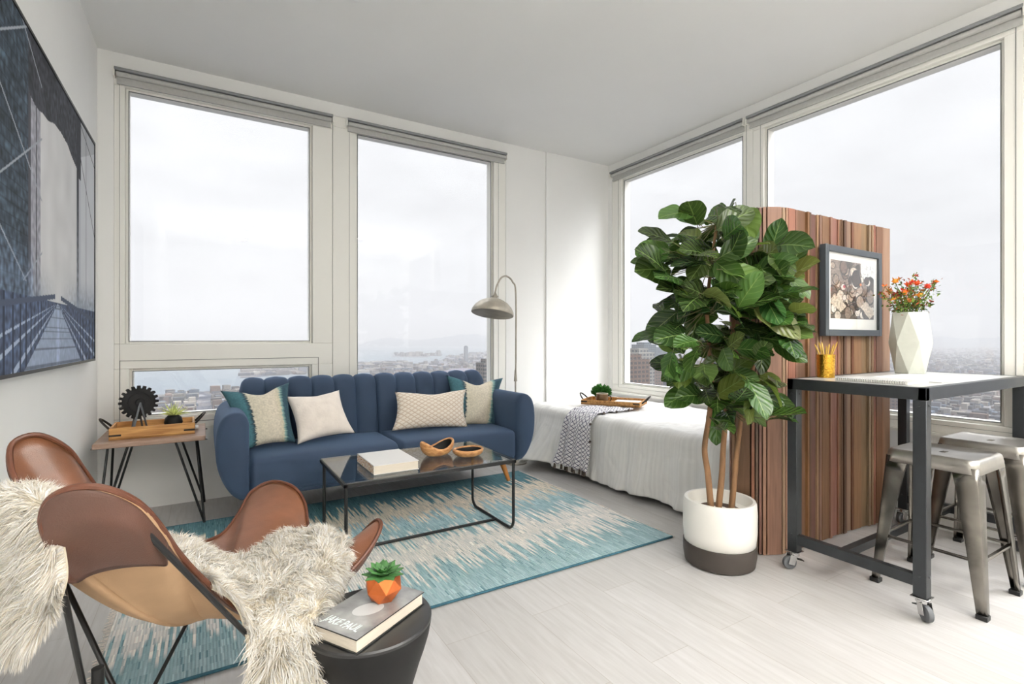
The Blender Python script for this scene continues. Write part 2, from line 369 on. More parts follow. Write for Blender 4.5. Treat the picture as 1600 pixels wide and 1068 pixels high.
# window units. mapping: a = along wall, d = outward, z
mapB = lambda a, d, z: (a, YB+d, z)
mapR = lambda a, d, z: (XR+d, a, z)
def wbox(m, mp, a0, a1, d0, d1, z0, z1, mi=0):
    p, q = mp(a0, d0, z0), mp(a1, d1, z1); m.box(p[0], q[0], p[1], q[1], z0, z1, mi)
def ring(m, mp, A0, A1, Z0, Z1, a0, a1, z0, z1, d0, d1, mi=0):
    wbox(m, mp, A0, a0, d0, d1, Z0, Z1, mi); wbox(m, mp, a1, A1, d0, d1, Z0, Z1, mi)
    wbox(m, mp, a0, a1, d0, d1, Z0, z0, mi); wbox(m, mp, a0, a1, d0, d1, z1, Z1, mi)
def window(n, mp, A, Z, lights, grooves=()):
    r = bpy.data.objects.new('window_%d' % n, None); C.objects.link(r); r.location = mp((A[0]+A[1])/2, 0, Z[0]); r['kind'] = 'structure'
    fr = MB(); gk = MB()
    # face frame split round every light
    zs = sorted([(l[2], l[3], l[0], l[1]) for l in lights])
    lo = Z[0]
    for z0, z1, a0, a1 in zs:
        wbox(fr, mp, A[0], A[1], .004, .12, lo, z0-.018)
        zz0, zz1 = z0-.018, z1+.018
        wbox(fr, mp, A[0], a0-.018, .004, .12, zz0, zz1); wbox(fr, mp, a1+.018, A[1], .004, .12, zz0, zz1)
        ring(fr, mp, a0-.018, a1+.018, zz0, zz1, a0, a1, z0, z1, .03, .11)
        ring(gk, mp, a0-.003, a1+.003, z0-.003, z1+.003, a0+.002, a1-.002, z0+.002, z1-.002, .026, .032)
        lo = zz1
        g = MB(); wbox(g, mp, a0, a1, .066, .072, z0, z1); g.build('glass_pane', M['glass'], r)
    wbox(fr, mp, A[0], A[1], .004, .12, lo, Z[1])
    for (a0, a1, z0, z1) in grooves: wbox(gk, mp, a0, a1, .0015, .0045, z0, z1)
    fr.build('window_frame', M['frame'], r, bevel=.003, seg=1); gk.build('gasket', M['gasket'], r)
    return r
g = .004
window(1, mapB, (-.49, .84), (.50, 2.81), [(-.395, .672, .60, .885), (-.415, .677, 1.08, 2.685)],
       [(-.462, .738, .953, .957), (-.462, -.458, .54, .957), (.734, .738, .54, .957), (-.462, .738, .538, .542), (-.462, -.4605, .957, 2.78)])
window(2, mapB, (.84, 2.385), (.50, 2.81), [(1.035, 2.24, .60, 2.71)], [(.966, .9675, .54, 2.78), (2.305, 2.3065, .54, 2.78), (.8395, .841, .54, 2.81)])
window(3, mapR, (2.373, 3.955), (.55, 2.82), [(2.477, 3.80, .647, 2.70)], [(3.86, 3.8615, .60, 2.80), (2.427, 2.4285, .60, 2.80), (2.43, 3.86, .60, .6015)])
window(4, mapR, (.86, 2.373), (.55, 2.82), [(.955, 2.269, .647, 2.68)], [(2.31, 2.3115, .60, 2.80), (.888, .8915, .57, 2.80), (.89, 2.31, .60, .6015)])
window(5, mapR, (-.62, .86), (.55, 2.82), [(-.50, .76, .647, 2.69)])
window(6, mapR, (-1.95, -.62), (.55, 2.82), [(-1.83, -.74, .647, 2.69)])
m = MB(); m.box(-.49, 2.385, YB-.012, YB, .488, .505); struct(m.build('trim_1', M['frame']))
m = MB(); m.box(XR-.02, XR, WY0, WY1, .535, .555); struct(m.build('trim_2', M['frame']))
# roller blinds: cassette, rolled fabric, hem bar
def blind(mp, a0, a1, z, label):
    p = mp((a0+a1)/2, -.03, z-.1); r = thing('roller_blind', label, 'window blind', p, 'roller blinds rolled up above the windows')
    s = MB(); wbox(s, mp, a0, a1, -.045, -.002, z-.020, z); s.build('cassette', M['cassette'], r, bevel=.004)
    s = MB(); c0, c1 = mp(a0+.01, -.022, z-.037), mp(a1-.01, -.022, z-.037); s.tube([c0, c1], .016, 16); s.build('fabric_roll', M['blind'], r)
    s = MB(); wbox(s, mp, a0+.012, a1-.012, -.010, -.006, z-.082, z-.040); wbox(s, mp, a0+.012, a1-.012, -.014, -.002, z-.094, z-.082); s.build('blind_fabric', M['blind'], r)
    for a in (a0, a1): s = MB(); wbox(s, mp, a-.004, a+.004, -.042, -.002, z-.060, z); s.build('end_bracket', M['frame'], r)
blind(mapB, -.485, .836, 2.80, 'grey roller blind above the large window behind the side table')
blind(mapB, .94, 2.375, 2.80, 'grey roller blind above the window behind the lamp')
blind(mapR, 2.43, 3.945, 2.815, 'grey roller blind above the window behind the leafy tree')
blind(mapR, .85, 2.405, 2.815, 'grey roller blind above the wide window by the desk')
# blind chain ends seen at the left jamb
# ================================================================== BRIDGE PRINT ON THE LEFT WALL
y0, y1, z0, z1 = 1.86, 3.715, .972, 2.215
r = thing('framed_print', 'large black and white canvas of a cable bridge walkway on the left wall', 'picture', (XL, (y0+y1)/2, z0))
m = MB(); ring(m, lambda a, d, z: (XL+d, a, z), y0, y1, z0, z1, y0+.012, y1-.012, z0+.012, z1-.012, .001, .036); m.build('picture_frame', M['black'], r)
def bridge(y, z):
    n1 = noise.noise(V((y*9, z*9, 0))); n2 = noise.noise(V((y*40, z*40, 3))); n3 = noise.noise(V((y*3, z*14, 5)))
    sky = .84+.04*n1
    c = V((sky, sky, sky+.005))
    vy, vz = 2.87, 1.25
    # tower
    def mixc(a, b, k): return a*(1-k)+b*k
    stone = V((.24, .29, .34))*(1+.55*n2+.35*n3)*(.75 if (z*26) % 1 < .12 or ((y*16+.5*(int(z*26) % 2)) % 1) < .10 else 1)
    arch = 1.965+.035*math.cos((y-2.92)*8)+.012*n1
    if y < 2.44: c = stone*(.95+.2*n1)
    elif y < 3.24:
        if z > arch+.10*max(0, (2.9-y)): c = V((.22, .23, .26))*(1+.5*n2+.3*n1)
        elif y < 2.60:
            c = V((.62, .62, .66))*(1+.22*n2) if y > 2.47 else V((.30, .30, .33))
            if abs(y-2.545) < .006: c *= .5
    elif y < 3.34:
        k = sstep(1.25, 2.0, z); c = mixc(V((.62, .64, .67)), V((.16, .17, .20)), .25+.7*k)*(1+.3*n2)
        if y > 3.29 and z < 1.9: c = V((.74, .75, .78))
    else:
        c = V((.80, .81, .83))*(1+.03*n1)
        if z > 2.02+.35*(y-3.34): c = V((.70, .71, .73))
        if abs(y-3.47) < .005 or abs((z-1.95)+(y-3.4)*.9) < .007: c = V((.32, .33, .36))
        if z > 2.195 or abs(z-(2.18-.3*(y-3.34))) < .004: c = V((.25, .26, .28))
    # cables across tower
    if z > 1.3:
        for k in range(7):
            zz = 2.3-.22*k+.55*(y-2.2)*(1 if k % 2 else -1)
            if abs(z-zz) < .0045 and y < 2.62: c = V((.62, .64, .68))
    # city haze low
    if z < 1.42 and y > 2.44:
        k = sstep(1.42, 1.22, z)*min(1, abs(y-vy)*2.6)
        c = mixc(c, V((.52, .56, .62))*(1+.35*n2), k*.8)
    if z < 1.45 and y < 2.5:
        a = math.hypot(y-2.30, (z-1.33)*1.1)
        c = mixc(c, V((.46, .52, .62))*(1+.6*n2), .45*sstep(1.5, 1.3, z))
    # boardwalk
    if z < vz:
        k = (vz-z)/(vz-z0)
        wl, wr = vy-.50*k, vy+.50*k
        if wl < y < wr:
            pl = abs(math.sin(1.0/(k+.03)*9))
            c = V((.60, .65, .74))*(.72+.28*(pl > .25))*(1+.1*n2)
            if abs(y-vy) < .006+.03*k: c *= 1.12
        else:
            ry = (y-vy)/(k*1.0+1e-3)
            c = V((.30, .35, .45))*(1+.5*n2)
            if abs(abs(ry)-.62) < .03 or abs(abs(ry)-.95) < .04 or abs(abs(ry)-1.4) < .06: c = V((.66, .71, .80))
            if math.sin(math.log(max(abs(y-vy), .01))*46) > .72: c = V((.16, .19, .26))
    rail = vz+.03-.10*abs(y-vy)
    if abs(z-rail) < .010 and abs(y-vy) > .05: c = V((.28, .32, .40))
    c = V([max(.02, min(.95, x)) for x in c]); return lin(tuple(c))
m = MB(); NA, NB = 420, 290
m.grid(lambda a, b: (XL+.032, lerp(y0+.012, y1-.012, a), lerp(z0+.012, z1-.012, b)), NA, NB,
       col=lambda a, b: bridge(lerp(y0+.012, y1-.012, a), lerp(z0+.012, z1-.012, b)))
m.build('printed_picture', M['print'], r, solid=(.006, 1) if False else None)
# ================================================================== RUG
RX0, RX1, RY0, RY1 = -.30, 2.205, 1.925, 3.525
r = thing('area_rug', 'flatwoven white and teal banded rug with jagged edges under coffee table', 'rug', (RX0, RY0, 0))
m = MB(); m.box(RX0, RX1, RY0, RY1, .0005, .011)
m.build('woven_field', M['rug'], r, bevel=.003)
for y_ in (RY0, RY1):
    m = MB(); m.tube([(RX0, y_, .008), (RX1, y_, .006)], .0055, 8); m.build('edge_binding', M['rugedge'], r)
for xe, sg in ((RX0, -1), (RX1, 1)):
    m = MB()
    for k in range(170):
        y = lerp(RY0, RY1, k/169)+random.uniform(-.002, .002); L = random.uniform(.012, .03)
        m.tube([(xe, y, .006), (xe+sg*L*.5, y+random.uniform(-.004, .004), .005), (xe+sg*L, y+random.uniform(-.008, .008), .003)], .0013, 4)
    m.build('fringe', M['cream'], r)['kind'] = 'stuff'
# ================================================================== SOFA
SX0, SX1 = .05, 2.14; SXI0, SXI1 = .215, 1.975; SM = 1.09; SF, SBK = 3.17, 3.97
r = thing('sofa', 'navy blue channel-backed sofa with curved arms and tapered oak legs', 'sofa', ((SX0+SX1)/2, 3.5, .0115))
m = MB(); m.box(SXI0+.002, SXI1-.002, SF+.03, 3.86, .19, .30); m.build('base', M['navy'], r, bevel=.02, seg=3)
def seatc(x0, x1):
    s = MB()
    def fn(a, b):
        # section through depth: b closed loop, a along x
        w = x1-x0; x = lerp(x0, x1, a)
        e = min(a, 1-a)*w; rr = .03; ins = (rr-math.sqrt(max(0, rr*rr-(rr-min(e, rr))**2)))
        ang = b*2*PI
        yc, zc, hy, hz = (SF+3.72)/2, .315, (3.72-SF)/2-ins, .108-ins
        c, s_ = math.cos(ang), math.sin(ang); p = .28
        y = yc+hy*math.copysign(abs(c)**p, c); z = zc+hz*math.copysign(abs(s_)**p, s_)
        if z > zc: z += .012*math.sin(PI*a)*max(0, math.sin(PI*(y-SF)/(3.72-SF)))
        return (x, y, z)
    s.grid(fn, 60, 64, cv=True)
    n = 64; 
    return s
for a, b in ((SXI0+.003, SM-.003), (SM+.003, SXI1-.003)):
    s = seatc(a, b)
    # close both ends
    W = 61; s.f.append([j*W for j in range(64)]); s.mi.append(0); s.f.append([j*W+60 for j in range(63, -1, -1)]); s.mi.append(0)
    s.build('seat', M['navy'], r, angle=60)
def backrest(x0, x1, nch, roundl, roundr):
    s = MB(); N = nch*12
    path = []  # (y,z,normal y, normal z) going up the front, over the top, down the back
    def fn(a, b):
        x = lerp(x0, x1, a); ch = abs(math.sin(PI*a*nch)); puff = .022*ch**.45
        e = (a*(x1-x0), (1-a)*(x1-x0)); drop = 0
        for k, on in ((0, roundl), (1, roundr)):
            if on and e[k] < .06: drop = max(drop, .06-math.sqrt(max(0, .06**2-(.06-e[k])**2)))
        ztop = .815-drop
        th = .065
        L1, L2 = ztop-th-.36, PI*th
        T = L1+L2+L1; q = b*T
        if q < L1: y, z, ny, nz = -th, .36+q, -1, 0
        elif q < L1+L2:
            an = PI-(q-L1)/th; y, z, ny, nz = th*math.cos(an), ztop-th+th*math.sin(an), math.cos(an), math.sin(an)
        else: y, z, ny, nz = th, ztop-th-(q-L1-L2), 1, 0
        k = puff*(1 if ny < .3 else .2); y += ny*k; z += nz*k
        lean = (z-.36)*.16
        return (x, 3.735+lean+y, z)
    s.grid(fn, N, 44)
    W = N+1
    s.f.append([j*W for j in range(45)]); s.mi.append(0); s.f.append([j*W+N for j in range(44, -1, -1)]); s.mi.append(0)
    s.build('backrest', M['navy'], r, angle=55)
backrest(SXI0-.02, SM-.004, 6, True, False); backrest(SM+.004, SXI1+.02, 6, False, True)
prof = [(0, .19), (0, .62), (-.012, .655), (-.045, .682), (-.095, .680), (-.135, .650), (-.157, .590), (-.165, .50), (-.158, .40), (-.132, .31), (-.09, .235), (-.045, .195)]
pp = catmull([V((a, b, 0)) for a, b in prof[1:]], 5); pp = [(p.x, p.y) for p in pp]+[(0, .19)]
for xi, sg in ((SXI0, 1), (SXI1, -1)):
    s = MB()
    def fn(a, b, xi=xi, sg=sg):
        i = int(round(b*len(pp))) % len(pp); px, pz = pp[i]
        y = lerp(SF-.005, 3.93, a); e = min(a, 1-a)*(.765); rr = .045
        ins = rr-math.sqrt(max(0, rr*rr-(rr-min(e, rr))**2))
        cx_, cz_ = -.08, .45; k = 1-ins/.16
        return (xi+sg*(cx_+(px-cx_)*k), y, cz_+(pz-cz_)*(1-ins/.25))
    s.grid(fn, 40, len(pp), cv=True); W = 41; nn_ = len(pp)
    s.f.append([j*W for j in range(nn_)]); s.mi.append(0); s.f.append([j*W+40 for j in range(nn_-1, -1, -1)]); s.mi.append(0)
    s.build('armrest', M['navy'], r, angle=50)
for x, y, dx, dy in ((.33, 3.36, -.06, -.04), (1.93, 3.36, .06, -.04), (.33, 3.78, -.06, .04), (1.93, 3.78, .06, .04)):
    s = MB(); zf = .0115 if y+dy < RY1 else .0005
    s.tube([(x, y, .20), (x+dx, y+dy, zf)], [.026, .014], 14); s.build('leg', M['legwood'], r)
# ---- cushions
def cushion(name, corners, thick, mat, label, uvw, pinch=.07, chop=.0):
    """corners TL,TR,BR,BL in world metres; mesh is a stuffed pillow with pulled-in sides"""
    TL, TR, BR, BL = [V(c) for c in corners]
    ux = ((TR-TL)+(BR-BL))/2; uy = ((TL-BL)+(TR-BR))/2; nr = ux.cross(uy).normalized()
    if nr.y > 0: nr = -nr
    s = MB(); N = 28
    def surf(sgn):
        def fn(a, b):
            x, y = 2*a-1, 2*b-1
            k = pinch
            a2 = .5+.5*x*(1-k*(1-y*y)*2*abs(x)); b2 = .5+.5*y*(1-k*(1-x*x)*2*abs(y))
            p = BL.lerp(BR, a2).lerp(TL.lerp(TR, a2), b2)-uy.normalized()*chop*math.exp(-(x/.42)**2)*max(0, y)**2.5
            h = ((1-abs(x)**2.2)*(1-abs(y)**2.2))**.48*thick/2
            w = noise.noise(V((x*2.1, y*2.1, len(name)+corners[0][0]*5)))*.012*(h/(thick/2))
            return p+nr*sgn*(h+abs(w))
        return fn
    for sg in (1, -1): s.grid(surf(sg), N, N, uv=lambda a, b: (a*uvw[0], b*uvw[1]))
    o = s.build(name, mat, angle=70)
    bm = bmesh.new(); bm.from_mesh(o.data); bmesh.ops.remove_doubles(bm, verts=bm.verts, dist=.0004); bmesh.ops.recalc_face_normals(bm, faces=bm.faces)
    c = (BL+BR)/2
    for v in bm.verts: v.co -= c
    bm.to_mesh(o.data); bm.free(); o.location = c
    return tag(o, label, 'cushion', 'cushions on the navy sofa')
cushion('throw_pillow', [at_y(344, 610, 3.55), at_y(452, 597, 3.63), at_y(463, 692, 3.42), at_y(377, 706, 3.33)], .15, M['tri'], 'woven beige cushion with teal ends leaning on the left sofa arm', (.45, .45), .07, .05)
cushion('throw_pillow', [at_y(446, 619, 3.56), at_y(530, 609, 3.58), at_y(555, 676, 3.41), at_y(465, 694, 3.36)], .13, M['cream'], 'plain cream square cushion beside the left teal and beige cushion', (.35, .35), .06, .012)
cushion('throw_pillow', [at_y(697, 586, 3.67), at_y(786, 590, 3.67), at_y(776, 668, 3.52), at_y(703, 668, 3.52)], .13, M['tri'], 'woven beige cushion with teal ends by the right sofa arm', (.45, .45), .07, .05)
cushion('throw_pillow', [at_y(617, 612, 3.55), at_y(728, 608, 3.55), at_y(731, 667, 3.43), at_y(612, 673, 3.43)], .12, M['diamond'], 'oblong cream cushion with raised diamond pattern on sofa', (.45, .27), .05, .02)
# ================================================================== COFFEE TABLE
TX0, TX1, TY0, TY1, TZ = .555, 1.50, 2.42, 3.0, .42
r = thing('coffee_table', 'low glass-topped coffee table on thin black looped legs over rug', 'coffee table', ((TX0+TX1)/2, (TY0+TY1)/2, .0115))
m = MB(); fr = lambda a, d, z: (a, d, z)
for a in ((TX0, TX1, TY0, TY0+.016), (TX0, TX1, TY1-.016, TY1), (TX0, TX0+.016, TY0, TY1), (TX1-.016, TX1, TY0, TY1)): m.box(*a, TZ-.022, TZ-.004)
m.build('top_frame', M['black'], r, bevel=.002)
m = MB(); m.box(TX0+.004, TX1-.004, TY0+.004, TY1-.004, TZ-.004, TZ+.002); m.build('glass_top', M['tglass'], r)
for x in (TX0+.012, TX1-.012):
    s = MB(); yA, yB, rr, zb = TY0+.012, TY1-.06, .055, .020
    pts = [V((x, yA, TZ-.02))]
    for k in range(9): a = PI+PI/2*k/8; pts.append(V((x, yA+rr+rr*math.cos(a), zb+rr+rr*math.sin(a))))
    for k in range(9): a = -PI/2+PI/2*k/8; pts.append(V((x, yB-rr+rr*math.cos(a), zb+rr+rr*math.sin(a))))
    pts.append(V((x, yB, TZ-.02))); s.tube(pts, .0085, 10); s.build('leg', M['black'], r)
m = MB(); m.tube([(TX0+.012, 2.63, .021), (TX1-.012, 2.63, .021)], .008, 10); m.build('stretcher', M['black'], r)
# book on coffee table
def frame_box(s, o, ux, uy, a0, a1, b0, b1, z0, z1, mi=0):
    vs = [V((o[0]+ux[0]*a+uy[0]*b, o[1]+ux[1]*a+uy[1]*b, z)) for z in (z0, z1) for b in (b0, b1) for a in (a0, a1)]
    s.add(vs, [(0, 2, 3, 1), (4, 5, 7, 6), (0, 1, 5, 4), (2, 6, 7, 3), (0, 4, 6, 2), (1, 3, 7, 5)], mi)
def book(name, o, ang, w, d, z, th, cover, pages, label, spine='x0', jacket=None):
    ux = (math.cos(ang), math.sin(ang)); uy = (-math.sin(ang), math.cos(ang)); c = .0025
    r = thing(name, label, 'book', (o[0], o[1], z))
    s = MB(); frame_box(s, o, ux, uy, 0, w, 0, d, z, z+c); frame_box(s, o, ux, uy, 0, w, 0, d, z+th-c, z+th); (frame_box(s, o, ux, uy, 0, c, 0, d, z, z+th) if spine == 'x0' else frame_box(s, o, ux, uy, 0, w, d-c, d, z, z+th))
    s.build('cover', cover, r, bevel=.0006, seg=1)
    s = MB(); frame_box(s, o, ux, uy, c if spine == 'x0' else .004, w-.004, .004, d-.004 if spine == 'x0' else d-c, z+c, z+th-c); s.build('pages', pages, r)
    if jacket: s = MB(); frame_box(s, o, ux, uy, .001, w-.001, .001, d-.001, z+th-.0002, z+th+.0003); s.build('front_jacket', jacket, r)
    return r, ux, uy
M['cvw'] = simple('white_cover', 'f5f3f0', .35)
t = NT('spine_collage'); mp = t.n('Mapping'); mp.inputs['Scale'].default_value = (8, 30, 26); t.l(t.coord(), mp.inputs[0]); vo = t.n('TexVoronoi', i_Scale=1.0); t.l(mp.outputs[0], vo.inputs['Vector'])
t.set(t.ramp(t.math('FRACT', t.math('MULTIPLY', vo.outputs[0], 3.3)), [(0, lin('f2efe9')), (.45, lin('e6d8c4')), (.6, lin('d49a3c')), (.8, lin('a65a33')), (1, lin('e9e2dc'))]), .5); M['collage'] = t.m
bk, ux, uy = book('coffee_table_book', (.715, 2.49), 0.0, .235, .32, TZ+.0025, .045, M['cvw'], M['pages'], 'thick white hardback book lying on glass coffee table')
s = MB(); frame_box(s, (.715, 2.49), ux, uy, -.001, 0, .004, .316, TZ+.005, TZ+.045); s.build('spine', M['collage'], bk)
# carved bowls
def bowl(c, rx, ry, h, label, wave, ang):
    r = thing('carved_bowl', label, 'bowl', (c[0], c[1], TZ+.0022), 'carved wooden bowls on the coffee table')
    N = 56
    def rim(an): return h*(1+wave*math.cos(2*an)-.15*wave*math.cos(3*an))
    def P(an, k, inset):
        q = .42+.58*math.sin(k*PI/2); R = (1+.16*wave*math.cos(2*an))*q-inset
        x, y = rx*R*math.cos(an), ry*R*math.sin(an); z = rim(an)*(1-math.cos(k*PI/2))
        return V((c[0]+x*math.cos(ang)-y*math.sin(ang), c[1]+x*math.sin(ang)+y*math.cos(ang), TZ+.0022+z))
    s = MB(); s.grid(lambda a, b: P(2*PI*a, b, 0), N, 12, cu=True); s.f.append(list(range(N-1, -1, -1))); s.mi.append(0)
    s.grid(lambda a, b: P(2*PI*a, 1, .15*b)+V((0, 0, .004*math.sin(PI*b)*2)), N, 4, cu=True)
    s.build('bowl_body', M['bowlwood'], r, angle=60)
    s = MB(); s.grid(lambda a, b: P(2*PI*a, 1-b*.92, .15)+V((0, 0, .008*b)), N, 10, cu=True); n0 = 10*N; s.f.append([n0+k for k in range(N)]); s.mi.append(0); s.build('inner_glaze', M['dark'], r, angle=70)
bowl((1.155, 2.735), .105, .075, .060, 'deep carved wooden bowl with saddle rim and dark inside', .38, .25)
bowl((1.30, 2.625), .092, .080, .036, 'shallow round carved wooden bowl with dark inside', .06, .1)
# ================================================================== SIDE TABLE (hairpin)
AX0, AX1, AY0, AY1, AZ = -.515, .005, 3.47, 3.97, .53
r = thing('side_table', 'square wooden side table on black hairpin legs in window corner', 'side table', ((AX0+AX1)/2, (AY0+AY1)/2, 0))
m = MB(); m.box(AX0, AX1, AY0, AY1, AZ-.028, AZ); m.build('tabletop', M['tabletop'], r, bevel=.003)
for sx, sy in ((0, 0), (1, 0), (0, 1), (1, 1)):
    x = lerp(AX0+.05, AX1-.05, sx); y = lerp(AY0+.05, AY1-.05, sy); fx = x+(.045 if sx else -.035); fy = y+(.03 if sy else -.015); fx = max(fx, XL+.02)
    s = MB(); ax = V((x+(-.10 if sx else .10), y, AZ-.028)); ay = V((x, y+(-.10 if sy else .10), AZ-.028)); f_ = V((fx, fy, .008))
    for P_ in (ax, ay):
        pass
    d1 = (ax-f_).normalized(); d2 = (ay-f_).normalized(); q1, q2 = f_+d1*.03, f_+d2*.03
    mid = [q1.lerp(f_-V((0, 0, .002)), k) for k in (.5, .9)]+[q2.lerp(f_-V((0, 0, .002)), k) for k in (.9, .5)]
    s.tube([ax, q1]+mid+[q2, ay], .0065, 10)
    s.box(x-.06, x+.06, y-.02, y+.02, AZ-.032, AZ-.028); s.build('leg', M['black'], r)
# serving trays
def tray(name, o, ang, L, D, z, label, h=.052):
    """o = near-left corner, L along ang"""
    ux = (math.cos(ang), math.sin(ang)); uy = (-math.sin(ang), math.cos(ang)); w = .012
    r = thing(name, label, 'tray', (o[0], o[1], z))
    s = MB(); fb = lambda *a: frame_box(s, o, ux, uy, *a)
    fb(0, L, 0, D, z, z+.01); s.build('tray_base', M['traywood'], r)
    s = MB(); fb(0, L, 0, w, z, z+h); fb(0, L, D-w, D, z, z+h); fb(0, w, w, D-w, z, z+h); fb(L-w, L, w, D-w, z, z+h); s.build('rim', M['traywood'], r, bevel=.002)
    for a0, sg in ((0, -1), (L, 1)):
        s = MB(); pts = []
        for k in range(13):
            q = k/12; b_ = lerp(D*.28, D*.72, q); up = math.sin(PI*q)**.6; a = a0+sg*(.004+.05*up); zz = z+h-.015+.055*up
            pts.append(V((o[0]+ux[0]*a+uy[0]*b_, o[1]+ux[1]*a+uy[1]*b_, zz)))
        s.tube(pts, .006, 8); s.build('handle', M['grout'], r)
    q_ = [(a0, a1, -.002, 0.0, z+.020, z+.030) for a0, a1 in ((0.0, .055), (L-.055, L))]
    q_ += [(a0, a1, b0, b0+.016, z+.020, z+h-.005) for b0 in (D*.25, D*.69) for a0, a1 in ((-.003, 0), (L, L+.003))]
    for q in q_: s = MB(); frame_box(s, o, ux, uy, *q); s.build('bracket', M['grout'], r)
    return r, ux, uy
TRX, TRY, TRL, TRD = -.455, 3.56, .405, .27
tray('serving_tray', (TRX, TRY), 0.02, TRL, TRD, AZ+.0005, 'wooden serving tray with curled handles on the side table', .066)
tz = AZ+.0105
# gear sculpture
gc = at_y(217, 628, 3.72); gc.z = max(gc.z, .71)
r = thing('gear_sculpture', 'dark toothed gear ornament on a forked stand in tray', 'ornament', (gc.x, gc.y, tz))
s = MB(); N = 20; poly = []
for k in range(N):
    a = 2*PI*k/N
    for da, rr in ((-.105, .082), (-.07, .099), (.07, .099), (.105, .082)): poly.append((rr*math.cos(a+da), rr*math.sin(a+da)))
yw = .35
cg, sg_ = math.cos(yw), math.sin(yw)
F_ = lambda a, b, h: (gc.x+a*cg-h*sg_, gc.y+a*sg_+h*cg, gc.z+b)
s.prism(poly, F_, -.011, .011)
for k in range(N):
    pass
s.lathe([(.05, 0), (.05, .006), (.036, .006), (.036, 0)], (0, 0, 0), 30) if False else None
s.prism([(.058*math.cos(2*PI*k/30), .058*math.sin(2*PI*k/30)) for k in range(30)], F_, -.016, .016)
s.prism([(.022*math.cos(2*PI*k/20), .022*math.sin(2*PI*k/20)) for k in range(20)], F_, -.026, .026)
s.build('gear', M['dark'], r, bevel=.0015, seg=1)
s = MB()
for hh in (-.024,):
    for dx in (-.038, .040): s.beam(F_(0, .0, hh), F_(dx, tz-gc.z, hh-.004), .010, .006, up=V((0, 1, 0)))
for dx in (-.03, .03): s.beam(F_(0, 0, .024), F_(dx, tz-gc.z, .03), .010, .006, up=V((0, 1, 0)))
s.build('stand', simple('stand_metal', '5c6064', .35, .8), r)
# air plant in dark round pot
pc = at_y(271, 655, 3.74)
r = thing('potted_air_plant', 'spiky pale air plant in a round dark pot on the tray', 'plant', (pc.x, pc.y, tz))
s = MB(); s.lathe([(.024, 0), (.040, .012), (.049, .045), (.043, .072), (.026, .088), (.022, .080)], (pc.x, pc.y, tz), 28); s.build('pot', M['dark'], r)
s = MB()
for k in range(34):
    a = k*2.4; e = .35+1.1*(k/34); L = random.uniform(.08, .115)
    d = V((math.cos(a)*math.cos(e), math.sin(a)*math.cos(e), math.sin(e))); b0 = V((pc.x, pc.y, tz+.080)); pts = [b0+d*L*q+V((0, 0, -.018*q*q)) for q in (0, .3, .6, 1)]
    s.tube(pts, [.0035, .0045, .003, .0004], 5)
s.build('leaves', M['airplant'], r)
s = MB(); 
def cloth(a, b): return (lerp(pc.x-.06, pc.x+.10, a), lerp(pc.y-.03, pc.y+.07, b), tz+.0025+.004*abs(noise.noise(V((a*4, b*4, 2)))))
s.box(pc.x+.05, pc.x+.13, pc.y-.05, pc.y+.03, tz, tz+.012); tag(s.build('soap_bar', M['paper'], bevel=.004), 'small white folded card lying beside the air plant pot', 'card')
# ================================================================== FLOOR LAMP
r = thing('floor_lamp', 'arched floor lamp with aged metal dome shade behind right sofa arm', 'floor lamp', (2.347, 3.80, 0))
lx, ly = 2.285, 3.68
s = MB(); s.lathe([(.13, 0), (.13, .012), (.03, .022), (.012, .03)], (2.347, 3.80, 0), 40) if False else s.lathe([(.10, 0), (.10, .012), (.025, .022), (.012, .03)], (2.347, 3.80, 0), 40); s.build('base', M['galv'], r)
P0 = V((2.347, 3.80, .02)); top = at_y(806, 480, 3.74)
arc = [P0, V((2.347, 3.80, .70)), at_y(806, 560, 3.78), at_y(806, 460, 3.74), at_y(801, 440, 3.72), at_y(792, 431.5, 3.70), at_y(783, 434, 3.67), at_y(776, 447, 3.64), at_y(773, 460, 3.62)]
s = MB(); pts = [P0, V((2.347, 3.80, .72))]+catmull(arc[2:], 8); s.tube(pts, .0075, 12)
s.tube([V((2.347, 3.80, .72)), V((2.347, 3.80, .82))], [.016, .009], 12); s.build('pole', M['galv'], r)
nk = at_y(773, 462, 3.62); ce = at_y(767, 494, 3.60)
ax = (nk-ce).normalized(); ax = V((-.02, .0, 0))+V((.10, .10, 1)).normalized(); ax = V((.20, .10, 1)).normalized()
rot = V((0, 0, 1)).rotation_difference(ax).to_matrix()
base = nk-ax*.155
s = MB(); prof = [(.172, 0), (.175, .006), (.170, .03), (.152, .062), (.118, .095), (.075, .118), (.038, .130), (.024, .134), (.022, .150)]
s.lathe(prof+[(.018, .150), (.018, .132), (.034, .125), (.072, .112), (.114, .089), (.147, .058), (.165, .028), (.168, 0), (.172, 0)], base, 48, rot=rot); s.build('lamp_shade', M['galv'], r, angle=50)
s = MB(); s.lathe([(.026, .142), (.028, .150), (.02, .165), (.012, .175), (.008, .185)], base, 20, rot=rot); s.tube([base+ax*.15, base+ax*.15+V((.03, -.01, 0))], .006, 8); s.build('socket', M['galv'], r)
s = MB(); s.sphere(base+ax*.06, .028, 10); s.tube([base+ax*.08, base+ax*.13], .014, 10); s.build('bulb', M['paper'], r)
